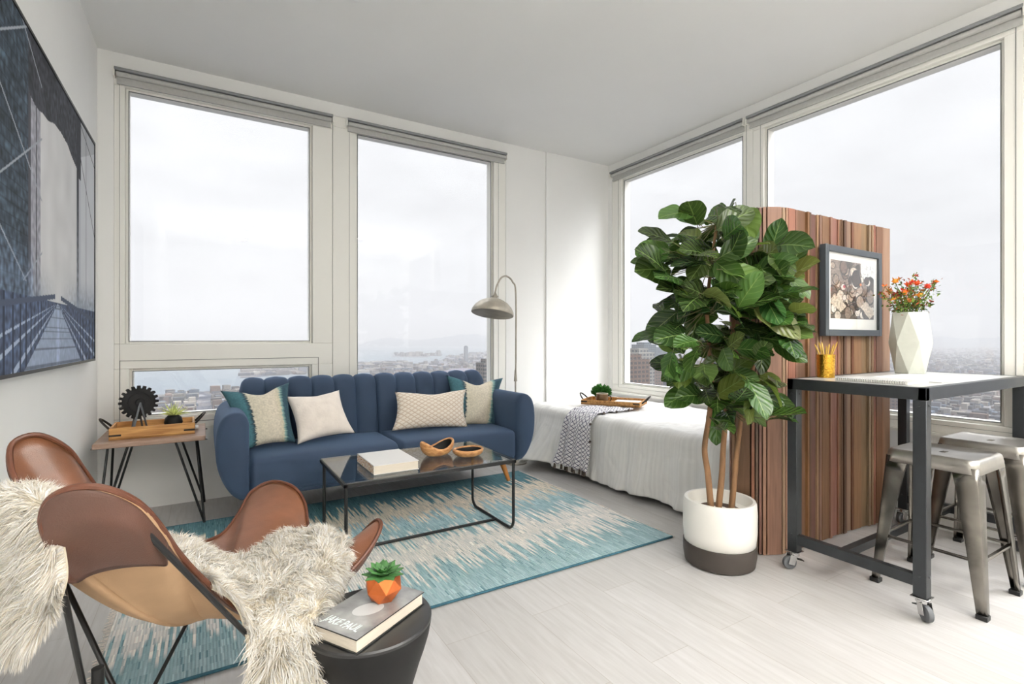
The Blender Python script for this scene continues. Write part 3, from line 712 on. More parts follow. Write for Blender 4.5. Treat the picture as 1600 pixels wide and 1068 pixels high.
# ================================================================== BED
BX0, BX1, BY0, BY1, BZ = 2.58, 3.585, 1.72, 3.97, .50
r = thing('bed', 'low white bed against the right windows behind the slatted screen', 'bed', ((BX0+BX1)/2, 2.8, 0))
m = MB(); m.box(BX0+.03, BX1-.01, BY0+.12, BY1-.12, .09, .20); m.build('bed_base', M['sheet'], r, bevel=.02)
m = MB(); m.box(BX0+.02, BX1, BY0+.1, BY1-.1, .20, .455); m.build('mattress', M['sheet'], r, bevel=.05, seg=4)
for x in (BX0+.08, BX1-.08):
    for y in (BY0+.2, BY1-.3):
        s = MB(); s.box(x-.025, x+.025, y-.025, y+.025, 0, .09); s.build('leg', M['black'], r)
def duv(a, b, lift=0.0):
    """a 0..1 from left hem over the edge to the window side; b along Y"""
    y = lerp(BY0+.02, BY1-.02, b)
    flare = .22*sstep(3.10, 3.62, y)*(1-sstep(3.60, 3.76, y))
    fold = noise.noise(V((y*6.5, 1.3, 0)))*.045+noise.noise(V((y*15, 4.3, 0)))*.030
    L1, L2, L3 = .44, .12, .96; T = L1+L2+L3; q = a*T
    hemz = .035+.025*noise.noise(V((y*2.3, 9, 0)))+.06*sstep(3.25, 3.45, y)*(1-sstep(3.55, 3.65, y))+.0
    if q < L1:
        k = 1-q/L1     # 1 at hem
        x = BX0-.035-(.02+flare)*k**1.3-(fold+.012)*(.25+.9*k); z = lerp(.425, hemz, k); 
        x -= .008*math.sin(y*23+k*2.0+5*noise.noise(V((y*3, k, 0))))*(.3+k)
    elif q < L1+L2:
        an = (q-L1)/L2*PI/2; x = BX0-.035-(fold+.012)*.25*(1-an/(PI/2))+.08*(1-math.cos(an)); z = .425+.075*math.sin(an)
        x -= .008*math.sin(y*23+5*noise.noise(V((y*3, 0, 0))))*.3*(1-an/(PI/2))
    else:
        k = (q-L1-L2)/L3; x = lerp(BX0+.045, BX1, k); z = .50-.002
    wr = noise.noise(V((x*5, y*9, 2)))*.012+noise.noise(V((x*16+y*6, y*14, 5)))*.007+abs(noise.noise(V((x*7-y*9, y*22+x*5, 8))))*.009
    if q >= L1*.8:
        z += (wr+.004)*sstep(L1*.8, L1+L2+.1, q)
    else: x -= wr*.8+noise.noise(V((y*8+z*5, z*5, 4)))*.014+abs(noise.noise(V((y*13-z*7, z*6, 8))))*.012
    e = min(y-(BY0+.02), (BY1-.02)-y); rr = .10
    if e < rr: z -= (rr-math.sqrt(max(0, rr*rr-(rr-e)**2)))*1.2*min(1, z/.45)
    return V((x, y, z+lift))
m = MB(); m.grid(duv, 110, 330, uv=lambda a, b: (b*2.2, a*1.5))
o = m.build('duvet', M['duvet'], None, solid=(.012, -1), angle=80, fixn=True); tag(o, 'rumpled pale linen duvet hanging over the near side of bed', 'duvet')
for q, y_ in ((0, BY0), (1, BY1)): pass
# throw
def thr(a, b):
    w = 1.0+.10*math.sin(b*3)
    y = lerp(3.30, 2.97, .5+(a-.5)*(1.05-.25*b)); 
    y += (b*.0)
    T = 1.52; q = .06/1.52+b*(.86)/1.52
    bb = (y-(BY0+.02))/(BY1-BY0-.04)
    p = duv(q, bb); 
    fold = .010*math.sin(a*23+b*3)+.006*math.sin(a*41)
    k = 1-sstep(.40, .60, q*T)
    p.x -= k*(.028+fold+.02*k); p.z += (1-k)*(.016+abs(fold)*.7)
    p.x -= k*.0
    return p
m = MB(); m.grid(thr, 60, 70, uv=lambda a, b: (a*.42, b*.9))
r = thing('throw_blanket', 'white and navy lattice throw draped over the side of bed', 'blanket', thr(.5, 0))
m.build('woven_cloth', M['throw'], r, solid=(.004, 1), angle=80)
for k in range(9):
    p = thr((k+.5)/9, 0); q = p+V((random.uniform(-.004, .004), random.uniform(-.005, .005), -.035)); s = MB(); s.tube([p+V((0, 0, .004)), p, q], [.005, .008, .010], 8); s.build('tassel', M['tassel'], r)
for k in range(5):
    p = thr(1, .30+.16*k)+V((-.012, -.008, 0)); s = MB(); s.sphere(p, .010, 6); s.build('tassel', M['tassel'], r)
# bed tray with plant, mug, magazine
bo = (2.76, 3.40); ba = math.atan2(-.52, .33); bz = .534
tray('serving_tray', bo, ba, .50, .30, bz, 'wooden serving tray with dark handles on the bed', .040)
ux = V((math.cos(ba), math.sin(ba), 0)); uy = V((-math.sin(ba), math.cos(ba), 0)); bp = lambda a, b_, z=0: V((bo[0], bo[1], bz+.0105+z))+ux*a+uy*b_
pc = bp(.120, .205)
r = thing('potted_plant', 'small round green moss plant in pale pink pot on bed tray', 'plant', pc)
s = MB(); s.lathe([(.046, 0), (.056, .06), (.056, .066), (.050, .066), (.046, .05)], pc, 28); s.build('pot', M['pinkcup'], r)
s = MB()
for k in range(420):
    d = V((random.gauss(0, 1), random.gauss(0, 1), abs(random.gauss(0, 1))-.15)).normalized(); c0 = pc+V((0, 0, .068)); p = c0+V((d.x*.060, d.y*.060, d.z*.045)); q = c0+V((d.x*.092, d.y*.092, d.z*.078+.006))+V((random.uniform(-.006, .006), random.uniform(-.006, .006), random.uniform(-.006, .006)))
    s.tube([p, p.lerp(q, .6), q], [.005, .006, .001], 4)
s.sphere(pc+V((0, 0, .068)), .066, 10, sz=.75); s.build('foliage', M['moss'], r)
mc = bp(.165, .075)
r = thing('mug', 'bronze brown mug with pale lining on the bed tray', 'mug', mc)
s = MB(); s.lathe([(.042, 0), (.050, .012), (.050, .080), (.047, .080)], mc, 30); s.build('mug_body', M['bronze'], r)
s = MB(); s.lathe([(.048, .076), (.051, .084), (.047, .084), (.043, .02), (.0001, .018)], mc, 30); s.build('lining', M['mugin'], r)
s = MB(); hd = ux*1.0; s.tube([mc+hd*.049+V((0, 0, .066)), mc+hd*.074+V((0, 0, .063)), mc+hd*.080+V((0, 0, .042)), mc+hd*.070+V((0, 0, .022)), mc+hd*.049+V((0, 0, .018))], .0048, 8); s.build('handle', M['grout'], r)
s = MB(); o = bp(.25, .03); frame_box(s, (o.x, o.y), ux, uy, 0, .21, 0, .235, o.z, o.z+.014); tag(s.build('magazine', M['paper'], bevel=.002), 'open white magazine lying in the bed tray', 'magazine')
# ================================================================== SLATTED SCREEN
path = catmull([V((3.545, 1.44, 0)), V((3.2, 1.475, 0)), V((2.85, 1.485, 0)), V((2.62, 1.487, 0)), V((2.50, 1.50, 0)), V((2.42, 1.55, 0)), V((2.385, 1.63, 0)), V((2.40, 1.69, 0)), V((2.50, 1.705, 0))], 60)
cum = [0]
for i in range(1, len(path)): cum.append(cum[-1]+(path[i]-path[i-1]).length)
def onpath(s_):
    s_ = max(0, min(cum[-1]-1e-6, s_))
    import bisect
    i = bisect.bisect_right(cum, s_)-1; i = min(i, len(path)-2); k = (s_-cum[i])/(cum[i+1]-cum[i]+1e-9)
    p = path[i].lerp(path[i+1], k); d = (path[i+1]-path[i]).normalized(); return p, d
r = thing('slatted_screen', 'tall curved wooden slat room divider behind the desk', 'room divider', (2.9, 1.5, 0))
pal = ['85624a', '75523c', '8f6b52', '634532', '997862', '7f5e4a', '6b4b3a', '87644e', '573d2e', '92725c']
s = MB(); q = 0.0; ZT = 1.765; rnd = random.Random(3)
grp = 0
while q < cum[-1]-.02:
    wide = rnd.random() < .35
    w = rnd.uniform(.055, .085) if wide else rnd.uniform(.013, .022)
    a, da = onpath(q); b_, db = onpath(q+w-.0035); dm = (b_-a).normalized(); nn = V((dm.y, -dm.x, 0)) # towards -y side
    nn = V((-dm.y, dm.x, 0)) if False else nn
    if nn.dot(V((-.4, -1, 0))) < 0 and q < .9: nn = -nn
    dep = rnd.uniform(.010, .020) if wide else rnd.uniform(.016, .028)
    c = lin(pal[rnd.randrange(len(pal))]); c = tuple(x*rnd.uniform(.85, 1.15) for x in c[:3])+(1,)
    sgn = 1
    cxm = V((2.75, 1.62, 0)); outw = nn if nn.dot(a-V((2.9, 1.62, 0))) > 0 else -nn
    zz = ZT-.004*rnd.random()
    vs = [a-outw*.012, b_-outw*.012, b_+outw*dep, a+outw*dep]
    vv = [V((p.x, p.y, .004)) for p in vs]+[V((p.x, p.y, zz)) for p in vs]
    s.add(vv, [(3, 2, 1, 0), (4, 5, 6, 7), (0, 1, 5, 4), (1, 2, 6, 5), (2, 3, 7, 6), (3, 0, 4, 7)], 0, [c]*8)
    q += w
s.build('slats', M['slat'], r, angle=20)
s = MB(); n_ = 80; 
def bk_(a, b): 
    p, d = onpath(a*cum[-1]); nn = V((d.y, -d.x, 0)); outw = nn if nn.dot(p-V((2.9, 1.62, 0))) > 0 else -nn
    p = p-outw*.014; return (p.x, p.y, lerp(.002, ZT+.003, b))
s.grid(bk_, n_, 1); s.build('backing_panel', simple('backing_dark', '3a261b', .8), r, solid=(.006, 0))
# framed photo collage on the screen
fy = 1.452; fx0, fx1, fz0, fz1 = 2.80, 3.425, 1.112, 1.600
r = thing('framed_picture', 'black-framed sepia collage picture hung on the slatted screen', 'picture', ((fx0+fx1)/2, fy, fz0))
mapF = lambda a, d, z: (a, fy-.034+d, z)
s = MB(); ring(s, mapF, fx0, fx1, fz0, fz1, fx0+.035, fx1-.035, fz0+.035, fz1-.035, 0, .034); s.build('picture_frame', simple('slate_frame', '3d4349', .35), r, bevel=.002)
s = MB(); wbox(s, mapF, fx0+.034, fx1-.034, .014, .018, fz0+.034, fz1-.034); s.build('mat_board', M['paper'], r)
cells = []; rn = random.Random(5)
blobs = [(.03+.94*rn.random(), .05+.9*rn.random(), rn.uniform(.04, .11), rn.uniform(.6, 1.0), rn.choice([(.80, .74, .68), (.66, .58, .52), (.42, .34, .30), (.24, .19, .17), (.86, .82, .78), (.55, .48, .43)])) for _ in range(85)]
def photo(a, b):
    c = (.33, .28, .25) if b < .22 else (.52, .46, .42)
    if .28 < a < .66 and b > .75: c = (.58, .52, .50) if math.sin(a*95) > 0 else (.44, .38, .36)
    if a > .68 and b > .72: c = (.90, .90, .90)
    for x, y, rr, asp, col in blobs:
        if y > .72 and x > .64: continue
        d = math.hypot((a-x), (b-y)*asp)
        if d < rr: c = col if d < rr*.8 else tuple(q*.4 for q in col)
    for x, y in ((.10, .30), (.22, .22), (.80, .22), (.9, .12)):
        if abs(a-x)+abs(b-y)*1.2 < .13: c = (.80, .74, .67)
    if math.hypot(a-.30, b-.56) < .03: c = (.62, .22, .28)
    if math.hypot(a-.68, b-.62) < .025: c = (.80, .45, .2)
    n = 1+.25*noise.noise(V((a*30, b*30, 1))); return lin(tuple(max(0, min(1, q*n)) for q in c))
s = MB(); s.grid(lambda a, b: (lerp(fx0+.072, fx1-.072, a), fy-.0205, lerp(fz0+.095, fz1-.075, b)), 200, 160, col=photo); s.build('printed_photo', M['photo'], r)
s = MB(); wbox(s, mapF, fx0+.034, fx1-.034, .006, .008, fz0+.034, fz1-.034); s.build('glass', M['glass'], r)
# ================================================================== DESK
DX0, DX1, DY0, DY1, DZ = 2.385, 3.585, .838, 1.385, .907
r = thing('desk', 'tall charcoal metal desk on casters with a pale top by the window', 'desk', ((DX0+DX1)/2, (DY0+DY1)/2, 0))
LW = .045
s = MB(); s.box(DX0, DX1, DY0, DY0+.028, DZ-.050, DZ); s.box(DX0, DX1, DY1-.028, DY1, DZ-.050, DZ); s.box(DX0, DX0+.028, DY0, DY1, DZ-.050, DZ); s.box(DX1-.028, DX1, DY0, DY1, DZ-.050, DZ)
s.build('top_frame', M['desk'], r, bevel=.002)
s = MB(); s.box(DX0+.028, DX1-.028, DY0+.028, DY1-.028, DZ-.03, DZ-.0008); s.build('desktop', M['desktop'], r)
def caster(x, y, ang, parent):
    s = MB(); s.box(x-.030, x+.030, y-.030, y+.030, .083, .088); s.lathe([(.022, .066), (.022, .078), (.016, .083)], (x, y, 0), 18)
    cx_, cy_ = x+.012*math.cos(ang), y+.012*math.sin(ang); px, py = -math.sin(ang), math.cos(ang)
    for sg in (-1, 1): s.beam((cx_+px*sg*.019, cy_+py*sg*.019, .070), (cx_+px*sg*.019+math.cos(ang)*.012, cy_+py*sg*.019+math.sin(ang)*.012, .026), .030, .003, up=V((px, py, 0)))
    o = s.build('caster', M['chrome'], parent, bevel=.001, seg=1)
    s = MB(); wx, wy = cx_+math.cos(ang)*.012, cy_+math.sin(ang)*.012
    rt = V((0, 0, 1)).rotation_difference(V((px, py, 0))).to_matrix()
    s.lathe([(.010, -.012), (.024, -.012), (.030, -.009), (.0315, 0), (.030, .009), (.024, .012), (.010, .012)], (wx, wy, .032), 30, rot=rt); s.build('wheel', M['rubber'], o)
    s = MB(); s.beam((cx_-math.cos(ang)*.02, cy_-math.sin(ang)*.02, .050), (cx_-math.cos(ang)*.052, cy_-math.sin(ang)*.052, .040), .022, .004); s.build('brake_lever', M['black'], o)
for x in (DX0, DX1-LW):
    for y in (DY0, DY1-LW):
        s = MB(); s.box(x, x+LW, y, y+LW, .088, DZ-.050)
        for zz in (DZ-.07, .17):
            s.lathe([(.005, 0), (.005, .003), (.001, .004)], (x-.0005, y+LW/2, zz), 8, rot=Matrix.Rotation(-PI/2, 3, 'Y')); s.lathe([(.005, 0), (.005, .003), (.001, .004)], (x+LW/2, y-.0005, zz), 8, rot=Matrix.Rotation(PI/2, 3, 'X'))
        s.build('leg', M['desk'], r, bevel=.002, seg=1)
        caster(x+LW/2, y+LW/2, {(0, 0): -2.2, (0, 1): 2.6, (1, 0): .4, (1, 1): 2.9}[(x > 3, y > 1)], r)
s = MB(); s.box(DX0+.003, DX0+.035, DY0+LW, DY1-LW, .125, .170); s.build('stretcher', M['desk'], r)
s = MB(); s.box(DX1-.035, DX1-.003, DY0+LW, DY1-LW, .125, .170); s.build('stretcher', M['desk'], r)
s = MB(); yc = 1.152; s.box(DX0+.035, DX1-.035, yc-.016, yc+.016, .130, .165); s.build('stretcher', M['desk'], r)
# vase and flowers
vx, vy = 3.335, 1.245
r = thing('flower_vase', 'pale faceted stoneware vase standing on the desk by the window', 'vase', (vx, vy, DZ))
s = MB(); n8 = 6; hh = .335
rings = [(0.0, .074, 0), (hh*.5, .098, .5), (hh, .086, 0)]
vs = []
for z, rr, ph in rings:
    for k in range(n8): a = 2*PI*(k+ph)/n8+.25; vs.append((vx+rr*math.cos(a), vy+rr*math.sin(a), DZ+z))
fs = []
for i in range(2):
    for k in range(n8):
        a, b_ = i*n8+k, i*n8+(k+1) % n8; c, d = (i+1)*n8+k, (i+1)*n8+(k+1) % n8
        if rings[i][2] == 0: fs += [(a, b_, c), (b_, d, c)]
        else: fs += [(a, b_, d), (a, d, c)]
k0 = 2*n8; 
for k in range(n8): a = 2*PI*k/n8+.25; vs.append((vx+.076*math.cos(a), vy+.076*math.sin(a), DZ+hh))
for k in range(n8): a = 2*PI*k/n8+.25; vs.append((vx+.066*math.cos(a), vy+.066*math.sin(a), DZ+hh-.08))
for k in range(n8):
    k1 = (k+1) % n8; fs.append((k0+k, k0+k1, k0+n8+k1, k0+n8+k)); fs.append((k0+n8+k, k0+n8+k1, k0+2*n8+k1, k0+2*n8+k))
fs.append(tuple(k0+2*n8+k for k in range(n8))); fs.append(tuple(range(n8-1, -1, -1)))
s.add(vs, fs); s.build('vase_body', M['vase'], r, angle=8, bevel=.0015, seg=1)
rb = thing('flower_bouquet', 'bushy bunch of small orange and red blossoms in the faceted vase', 'flowers', (vx, vy, DZ+hh))
st = MB(); fo = MB(); bl = MB(); rn = random.Random(11)
def leaflet(mb, p, d, L, w, col):
    d = d.normalized(); x = d.cross(V((rn.uniform(-1, 1), rn.uniform(-1, 1), rn.uniform(-1, 1)))).normalized(); n_ = d.cross(x)
    vs = [p, p+d*L*.5+x*w/2+n_*L*.08, p+d*L, p+d*L*.5-x*w/2+n_*L*.08]; mb.add(vs, [(0, 1, 2, 3)], 0, [col]*4)
for k in range(34):
    a = rn.uniform(0, 2*PI); sp = rn.uniform(0, 1)**.6*.155; top = V((vx+sp*math.cos(a), vy+sp*math.sin(a), DZ+hh+rn.uniform(.07, .22)-sp*.35))
    b0 = V((vx+.04*math.cos(a)*rn.random(), vy+.04*math.sin(a)*rn.random(), DZ+hh-.07)); mid = b0.lerp(top, .55)+V((0, 0, .03))
    st.tube(catmull([b0, mid, top], 5), .0015, 5)
    for j in range(26):
        q = rn.uniform(.35, 1); p = b0.lerp(top, q)+V((rn.gauss(0, .012), rn.gauss(0, .012), rn.gauss(0, .010)))
        c = lin(rn.choice(['5f7a2e', '3f5a24', '7d8f3c', '6a5a2c', '8c4a2a', '4c6a2a'])); leaflet(fo, p, V((rn.gauss(0, 1), rn.gauss(0, 1), rn.gauss(.4, .7))), rn.uniform(.014, .03), rn.uniform(.006, .011), c)
    big = k % 3 == 0; c = lin(rn.choice(['e8762a', 'd9542a', 'c2402c', 'e89a3a', '8c3a28', 'a86a38']))
    for j in range(22 if big else 12):
        leaflet(bl, top, V((rn.gauss(0, 1), rn.gauss(0, 1), rn.gauss(.5, .8))), rn.uniform(.012, .022)*(1.25 if big else .9), .009, tuple(min(1, x*rn.uniform(.8, 1.2)) for x in c[:3])+(1,))
    if big: bl.sphere(top, .012, 6, cols=c)
st.build('stems', M['stem'], rb); fo.build('foliage', M['petal'], rb, fixn=False); bl.build('blossoms', M['petal'], rb, fixn=False)
# pencil cup
cx_, cy_ = 2.615, 1.325
r = thing('pencil_cup', 'hammered gold cup at the left end of the desk', 'cup', (cx_, cy_, DZ))
s = MB(); s.lathe([(.038, 0), (.041, .11), (.041, .113), (.037, .113), (.035, .006)], (cx_, cy_, DZ), 32); s.build('cup_body', M['brass'], r)
for k in range(9):
    a = k*2*PI/9+.3; s = MB(); b0 = V((cx_+.012*math.cos(a+PI), cy_+.012*math.sin(a+PI), DZ+.008)); tp = V((cx_+.06*math.cos(a), cy_+.045*math.sin(a), DZ+.165+.012*math.sin(k*2.1)))
    s.tube([b0, b0.lerp(tp, .93), tp], [.0034, .0034, .0006], 6)
    tag(s.build('pencil', M['gold']), 'slim gold pencil standing in the hammered gold cup', 'pencil', 'gold pencils in the gold cup')
# notebooks and paper on desk
def sheet(name, pts, z, th, mat, label, cat):
    s = MB(); s.prism([(p[0], p[1]) for p in pts], lambda a, b, h: (a, b, h), z, z+th); return tag(s.build(name, mat, bevel=.0006, seg=1), label, cat)
r = thing('spiral_notebook', 'pale spiral-bound notebook lying near the left edge of the desk', 'notebook', (2.6, 1.0, DZ))
s = MB(); s.box(2.47, 2.67, .93, 1.21, DZ, DZ+.010); s.build('pages', M['paper'], r, bevel=.001)
s = MB()
for k in range(30):
    y = .94+.26*k/29; s.tube([V((2.472+.007*math.cos(a), y, DZ+.008+.007*math.sin(a))) for a in [2*PI*j/10 for j in range(10)]], .0011, 5, closed=True)
s.build('wire_binding', M['chrome'], r)
s = MB(); s.box(2.4715, 2.671, .929, 1.211, DZ+.010, DZ+.0118); s.build('cover', simple('grey_cover', 'c4c4c2', .5), r)
sheet('paper_sheet', [(2.72, .90), (3.20, .90), (3.20, 1.20), (2.72, 1.20)], DZ+.0002, .004, M['paper'], 'large white sheet pad lying across the desk top', 'paper')
# ================================================================== STOOLS
def make_stool(cx_, cy_):
    r = thing('metal_stool', 'brushed gunmetal stool pulled up near the front corner of desk', 'stool', (cx_, cy_, 0), 'gunmetal stools at the desk')
    hs, hz = .155, .605
    s = MB()
    def rr_sq(h, rad, n=6):
        pts = []
        for qx, qy, a0 in ((1, 1, 0), (-1, 1, PI/2), (-1, -1, PI), (1, -1, 3*PI/2)):
            for k in range(n+1): a = a0+PI/2*k/n; pts.append((qx*(h-rad)+rad*math.cos(a), qy*(h-rad)+rad*math.sin(a)))
        return pts
    prs = [(hs+.010, .035, hz-.055), (hs+.006, .034, hz-.02), (hs+.003, .034, hz-.006), (hs-.003, .032, hz), (hs-.010, .03, hz+.001), (hs-.016, .028, hz-.004), (.05, .02, hz-.006)]
    vs = []; n = 28
    for h, rad, z in prs: vs += [(cx_+x, cy_+y, z) for x, y in rr_sq(h, rad)]
    # hole in middle
    vs += [(cx_+.024*math.copysign(min(1, abs(x)*30), x), cy_+.011*math.copysign(min(1, abs(y)*60), y), hz-.006) for x, y in rr_sq(.05, .02)]
    vs += [(cx_+.024*math.copysign(min(1, abs(x)*30), x), cy_+.011*math.copysign(min(1, abs(y)*60), y), hz-.016) for x, y in rr_sq(.05, .02)]
    fs = [(i*n+k, i*n+(k+1) % n, (i+1)*n+(k+1) % n, (i+1)*n+k) for i in range(len(prs)+1) for k in range(n)]
    s.add(vs, fs); s.build('seat', M['steel_seat_lit'], r, angle=40, solid=(.0025, -1))
    s = MB(); s.box(cx_-.026, cx_+.026, cy_-.013, cy_+.013, hz-.020, hz-.017); s.build('hole_shade_plate', M['black'], r)  # black plate under the slot, painted shade for the hole's inside
    for qx in (-1, 1):
        for qy in (-1, 1):
            s = MB(); tp = V((cx_+qx*(hs+.004), cy_+qy*(hs+.004), hz-.03)); bt = V((cx_+qx*.205, cy_+qy*.20, .012))
            # folded sheet: corner edge plus a flange along x and one along y
            fw = [(.0, .075), (.5, .060), (1, .028)]
            vs = []
            for k in range(9):
                q = k/8; p = tp.lerp(bt, q); w = lerp(.085, .030, q**.8); w2 = .012
                A = p+V((-qx*w, 0, 0)); B = p+V((-qx*.010, 0, 0)); Bc = p+V((-qx*.003, -qy*.003, 0)); D = p+V((0, -qy*.010, 0)); E_ = p+V((0, -qy*w, 0)); A2 = A+V((0, -qy*w2, 0)); E2_ = E_+V((-qx*w2, 0, 0))
                vs += [A2, A, B, Bc, D, E_, E2_]
            fs = [(i*7+k, i*7+k+1, (i+1)*7+k+1, (i+1)*7+k) for i in range(8) for k in range(6)]
            s.add(vs, fs)
            for w in (.4,):
                a_ = tp+V((-qx*.035, -qy*.0, -.02)); 
            leg = s.build('leg', M['steel'], r, angle=28, solid=(.002, 0))
            s = MB(); s.box(bt.x-qx*.034, bt.x+qx*.003, bt.y-qy*.034, bt.y+qy*.003, 0, .02); s.build('rubber_foot', M['black'], leg, bevel=.002, seg=1)
    zb = .215; k = (hz-.03-zb)/(hz-.042); e = lerp(hs+.004, .2025, k)-.012
    for sg in (-1, 1):
        s = MB(); s.beam((cx_-e, cy_+sg*e, zb), (cx_+e, cy_+sg*e, zb), .016, .011); s.build('stretcher', M['steel'], r, bevel=.003)
        s = MB(); s.beam((cx_+sg*e, cy_-e, zb), (cx_+sg*e, cy_+e, zb), .016, .011); s.build('stretcher', M['steel'], r, bevel=.003)
    return r
stool = make_stool(2.79, .917)
dup(stool, (3.30, .90, 0), 'brushed gunmetal stool nearer the window, half behind another stool')
# ================================================================== POTTED TREE
PX, PY = 2.17, 1.60
r = thing('potted_tree', 'tall fiddle-leaf fig tree with glossy leaves beside the slatted screen', 'tree', (PX, PY, 0))
pr = thing('planter', 'round white ceramic planter with dark base band holding the tree', 'planter', (PX, PY, 0))
s = MB(); s.lathe([(.155, .098), (.165, .105), (.170, .16), (.171, .25), (.168, .300), (.163, .312), (.150, .312), (.146, .30), (.146, .26)], (PX, PY, 0), 64); s.build('pot_body', M['white_cer'], pr, angle=50)
s = MB(); s.lathe([(.150, 0), (.162, .006), (.169, .05), (.1695, .104), (.150, .104)], (PX, PY, 0), 64); s.build('base_band', M['dark_cer'], pr)
s = MB(); s.lathe([(.147, .255), (.08, .262), (.0001, .258)], (PX, PY, 0), 40); s.build('soil', M['soil'], pr)
TT = 2.50
trunks = [[(1112, 785), (1106, 740), (1101, 700), (1108, 650), (1112, 600), (1108, 540), (1105, 480), (1112, 410), (1120, 350)],
          [(1122, 787), (1128, 740), (1130, 700), (1135, 640), (1140, 580), (1145, 520), (1150, 460), (1160, 390), (1155, 330)],
          [(1143, 787), (1148, 740), (1152, 700), (1160, 640), (1172, 590), (1185, 540), (1195, 480), (1190, 420)]]
s = MB(); tpts = []
for i, tp in enumerate(trunks):
    P = [at_t(u_, v_, TT-.04+.05*(i-1)-.10*sstep(650, 400, v_)) for u_, v_ in tp]; P[0].z = .255
    tpts.append(P); c = catmull(P, 8); n = len(c); s.tube(c, [lerp(.0155, .006, (k/n)) for k in range(n)], 10)
s.build('trunk', M['bark'], r, angle=60)
rn = random.Random(21)
def bigleaf(mb, base, d, up, L, W, cup, droop, col):
    d = d.normalized(); x = d.cross(up); 
    if x.length < .05: x = d.cross(V((1, .3, 0)))
    x.normalize(); n_ = x.cross(d).normalized(); NU, NV = 6, 11; vs = []; cs = []; us = []
    for j in range(NV+1):
        q = j/NV; w = W*(.50*math.sin(PI*min(1, q**.75))**.6*(.62+.75*q-.25*q*q)+.02) if q < 1 else W*.02
        w = max(w, .004) if j else .004
        for i in range(NU+1):
            a = (i/NU*2-1); z = -droop*L*q*q+cup*w*abs(a)**1.5+.035*W*math.sin(q*13+a*2.5)*abs(a)
            p = base+d*L*q*(1-.12*droop*q)+x*a*w+n_*z; vs.append(p); us.append((i/NU, q)); cs.append((col[0], col[1], col[2], 1))
    mb.add(vs, [(j*(NU+1)+i, j*(NU+1)+i+1, (j+1)*(NU+1)+i+1, (j+1)*(NU+1)+i) for j in range(NV) for i in range(NU)], 0, cs, us)
blobs = [(1130, 335, 42, 7), (1085, 355, 38, 6), (1180, 362, 40, 7), (1040, 385, 30, 6), (1018, 405, 16, 4), (1100, 420, 55, 12), (1165, 430, 50, 11), (1215, 400, 34, 6), (1232, 440, 30, 8), (1240, 490, 28, 8), (1060, 470, 34, 9), (1040, 520, 22, 6),
         (1120, 500, 55, 13), (1190, 500, 48, 11), (1095, 560, 42, 9), (1060, 570, 26, 5), (1160, 565, 46, 10), (1215, 540, 32, 6), (1130, 615, 38, 9), (1185, 610, 38, 8), (1215, 628, 26, 5), (1065, 600, 24, 4), (1122, 660, 16, 3), (1190, 470, 40, 6), (1075, 395, 30, 6)]
lf = MB(); pe = MB(); cnt = 0
for bu, bv, br, nb in blobs:
    for _ in range(int(nb*1.55)):
        for tries in range(30):
            a = rn.uniform(0, 2*PI); q = math.sqrt(rn.random())*br; u_, v_ = bu+q*math.cos(a), bv+q*math.sin(a)
            tt = TT-.08+rn.uniform(-.30, .26); 
            tip = at_t(u_, v_, tt)
            # attach to the closest trunk
            best = min((p for P in tpts for p in P[3:]), key=lambda p: (p-tip).length+.0)
            d = tip-best; d.z = d.z*.8
            if d.length < .02: continue
            d = d.normalized()+V((rn.gauss(0, .35), rn.gauss(0, .35), rn.gauss(.12, .35))); d.normalize()
            L = rn.uniform(.13, .22); base = tip-d*L*.55; end = tip+d*L*.45
            bad = False
            for p in (base, tip, end, base.lerp(end, .75)):
                if p.x > 2.30 and 1.40 < p.y < 1.80 : bad = True
                t_ = p.x*FW[0]+p.y*FW[1]; v_p = HZ+FOC*(EYE-p.z)/t_; u_p = CX+FOC*(p.x*RT[0]+p.y*RT[1])/t_
                if v_p < 287 or u_p > 1280 or u_p < 988 : bad = True
                if p.z < .52 or p.z > 1.82 or (p.x > 2.40 and p.y > 1.38) : bad = True
                if 2.34 < p.x and .80 < p.y and .82 < p.z < .93: bad = True
            if not bad: break
        else: continue
        W = L*rn.uniform(.58, .74); g = rn.random()
        c = lin('2f4720') if g < .55 else (lin('3f5a2a') if g < .85 else lin('5f7a38')); c = tuple(x*rn.uniform(.7, 1.1) for x in c[:3])
        up = V((rn.gauss(0, .5)-.35, rn.gauss(0, .5)-.5, rn.uniform(.3, 1.0))).normalized()
        bigleaf(lf, base, d, up, L, W, rn.uniform(.0, .3), rn.uniform(.05, .40), c)
        att = best.lerp(base, .5)+V((0, 0, .0)); 
        dd = (best-base)
        if dd.length < .30: pe.tube([base+d*.005, base-d*.02+V((0, 0, -.004)), base.lerp(best, .5)+V((0, 0, -.01)), best], [.0018, .0018, .0022, .003], 5)
        else: pe.tube([base+d*.005, base-d*.03, base+dd.normalized()*.16], [.0018, .0018, .002], 5)
        cnt += 1
lf.build('foliage', M['leaf'], r, fixn=False, angle=80); pe.build('branches', simple('twig', '5a5a34', .7, nz=.2), r)
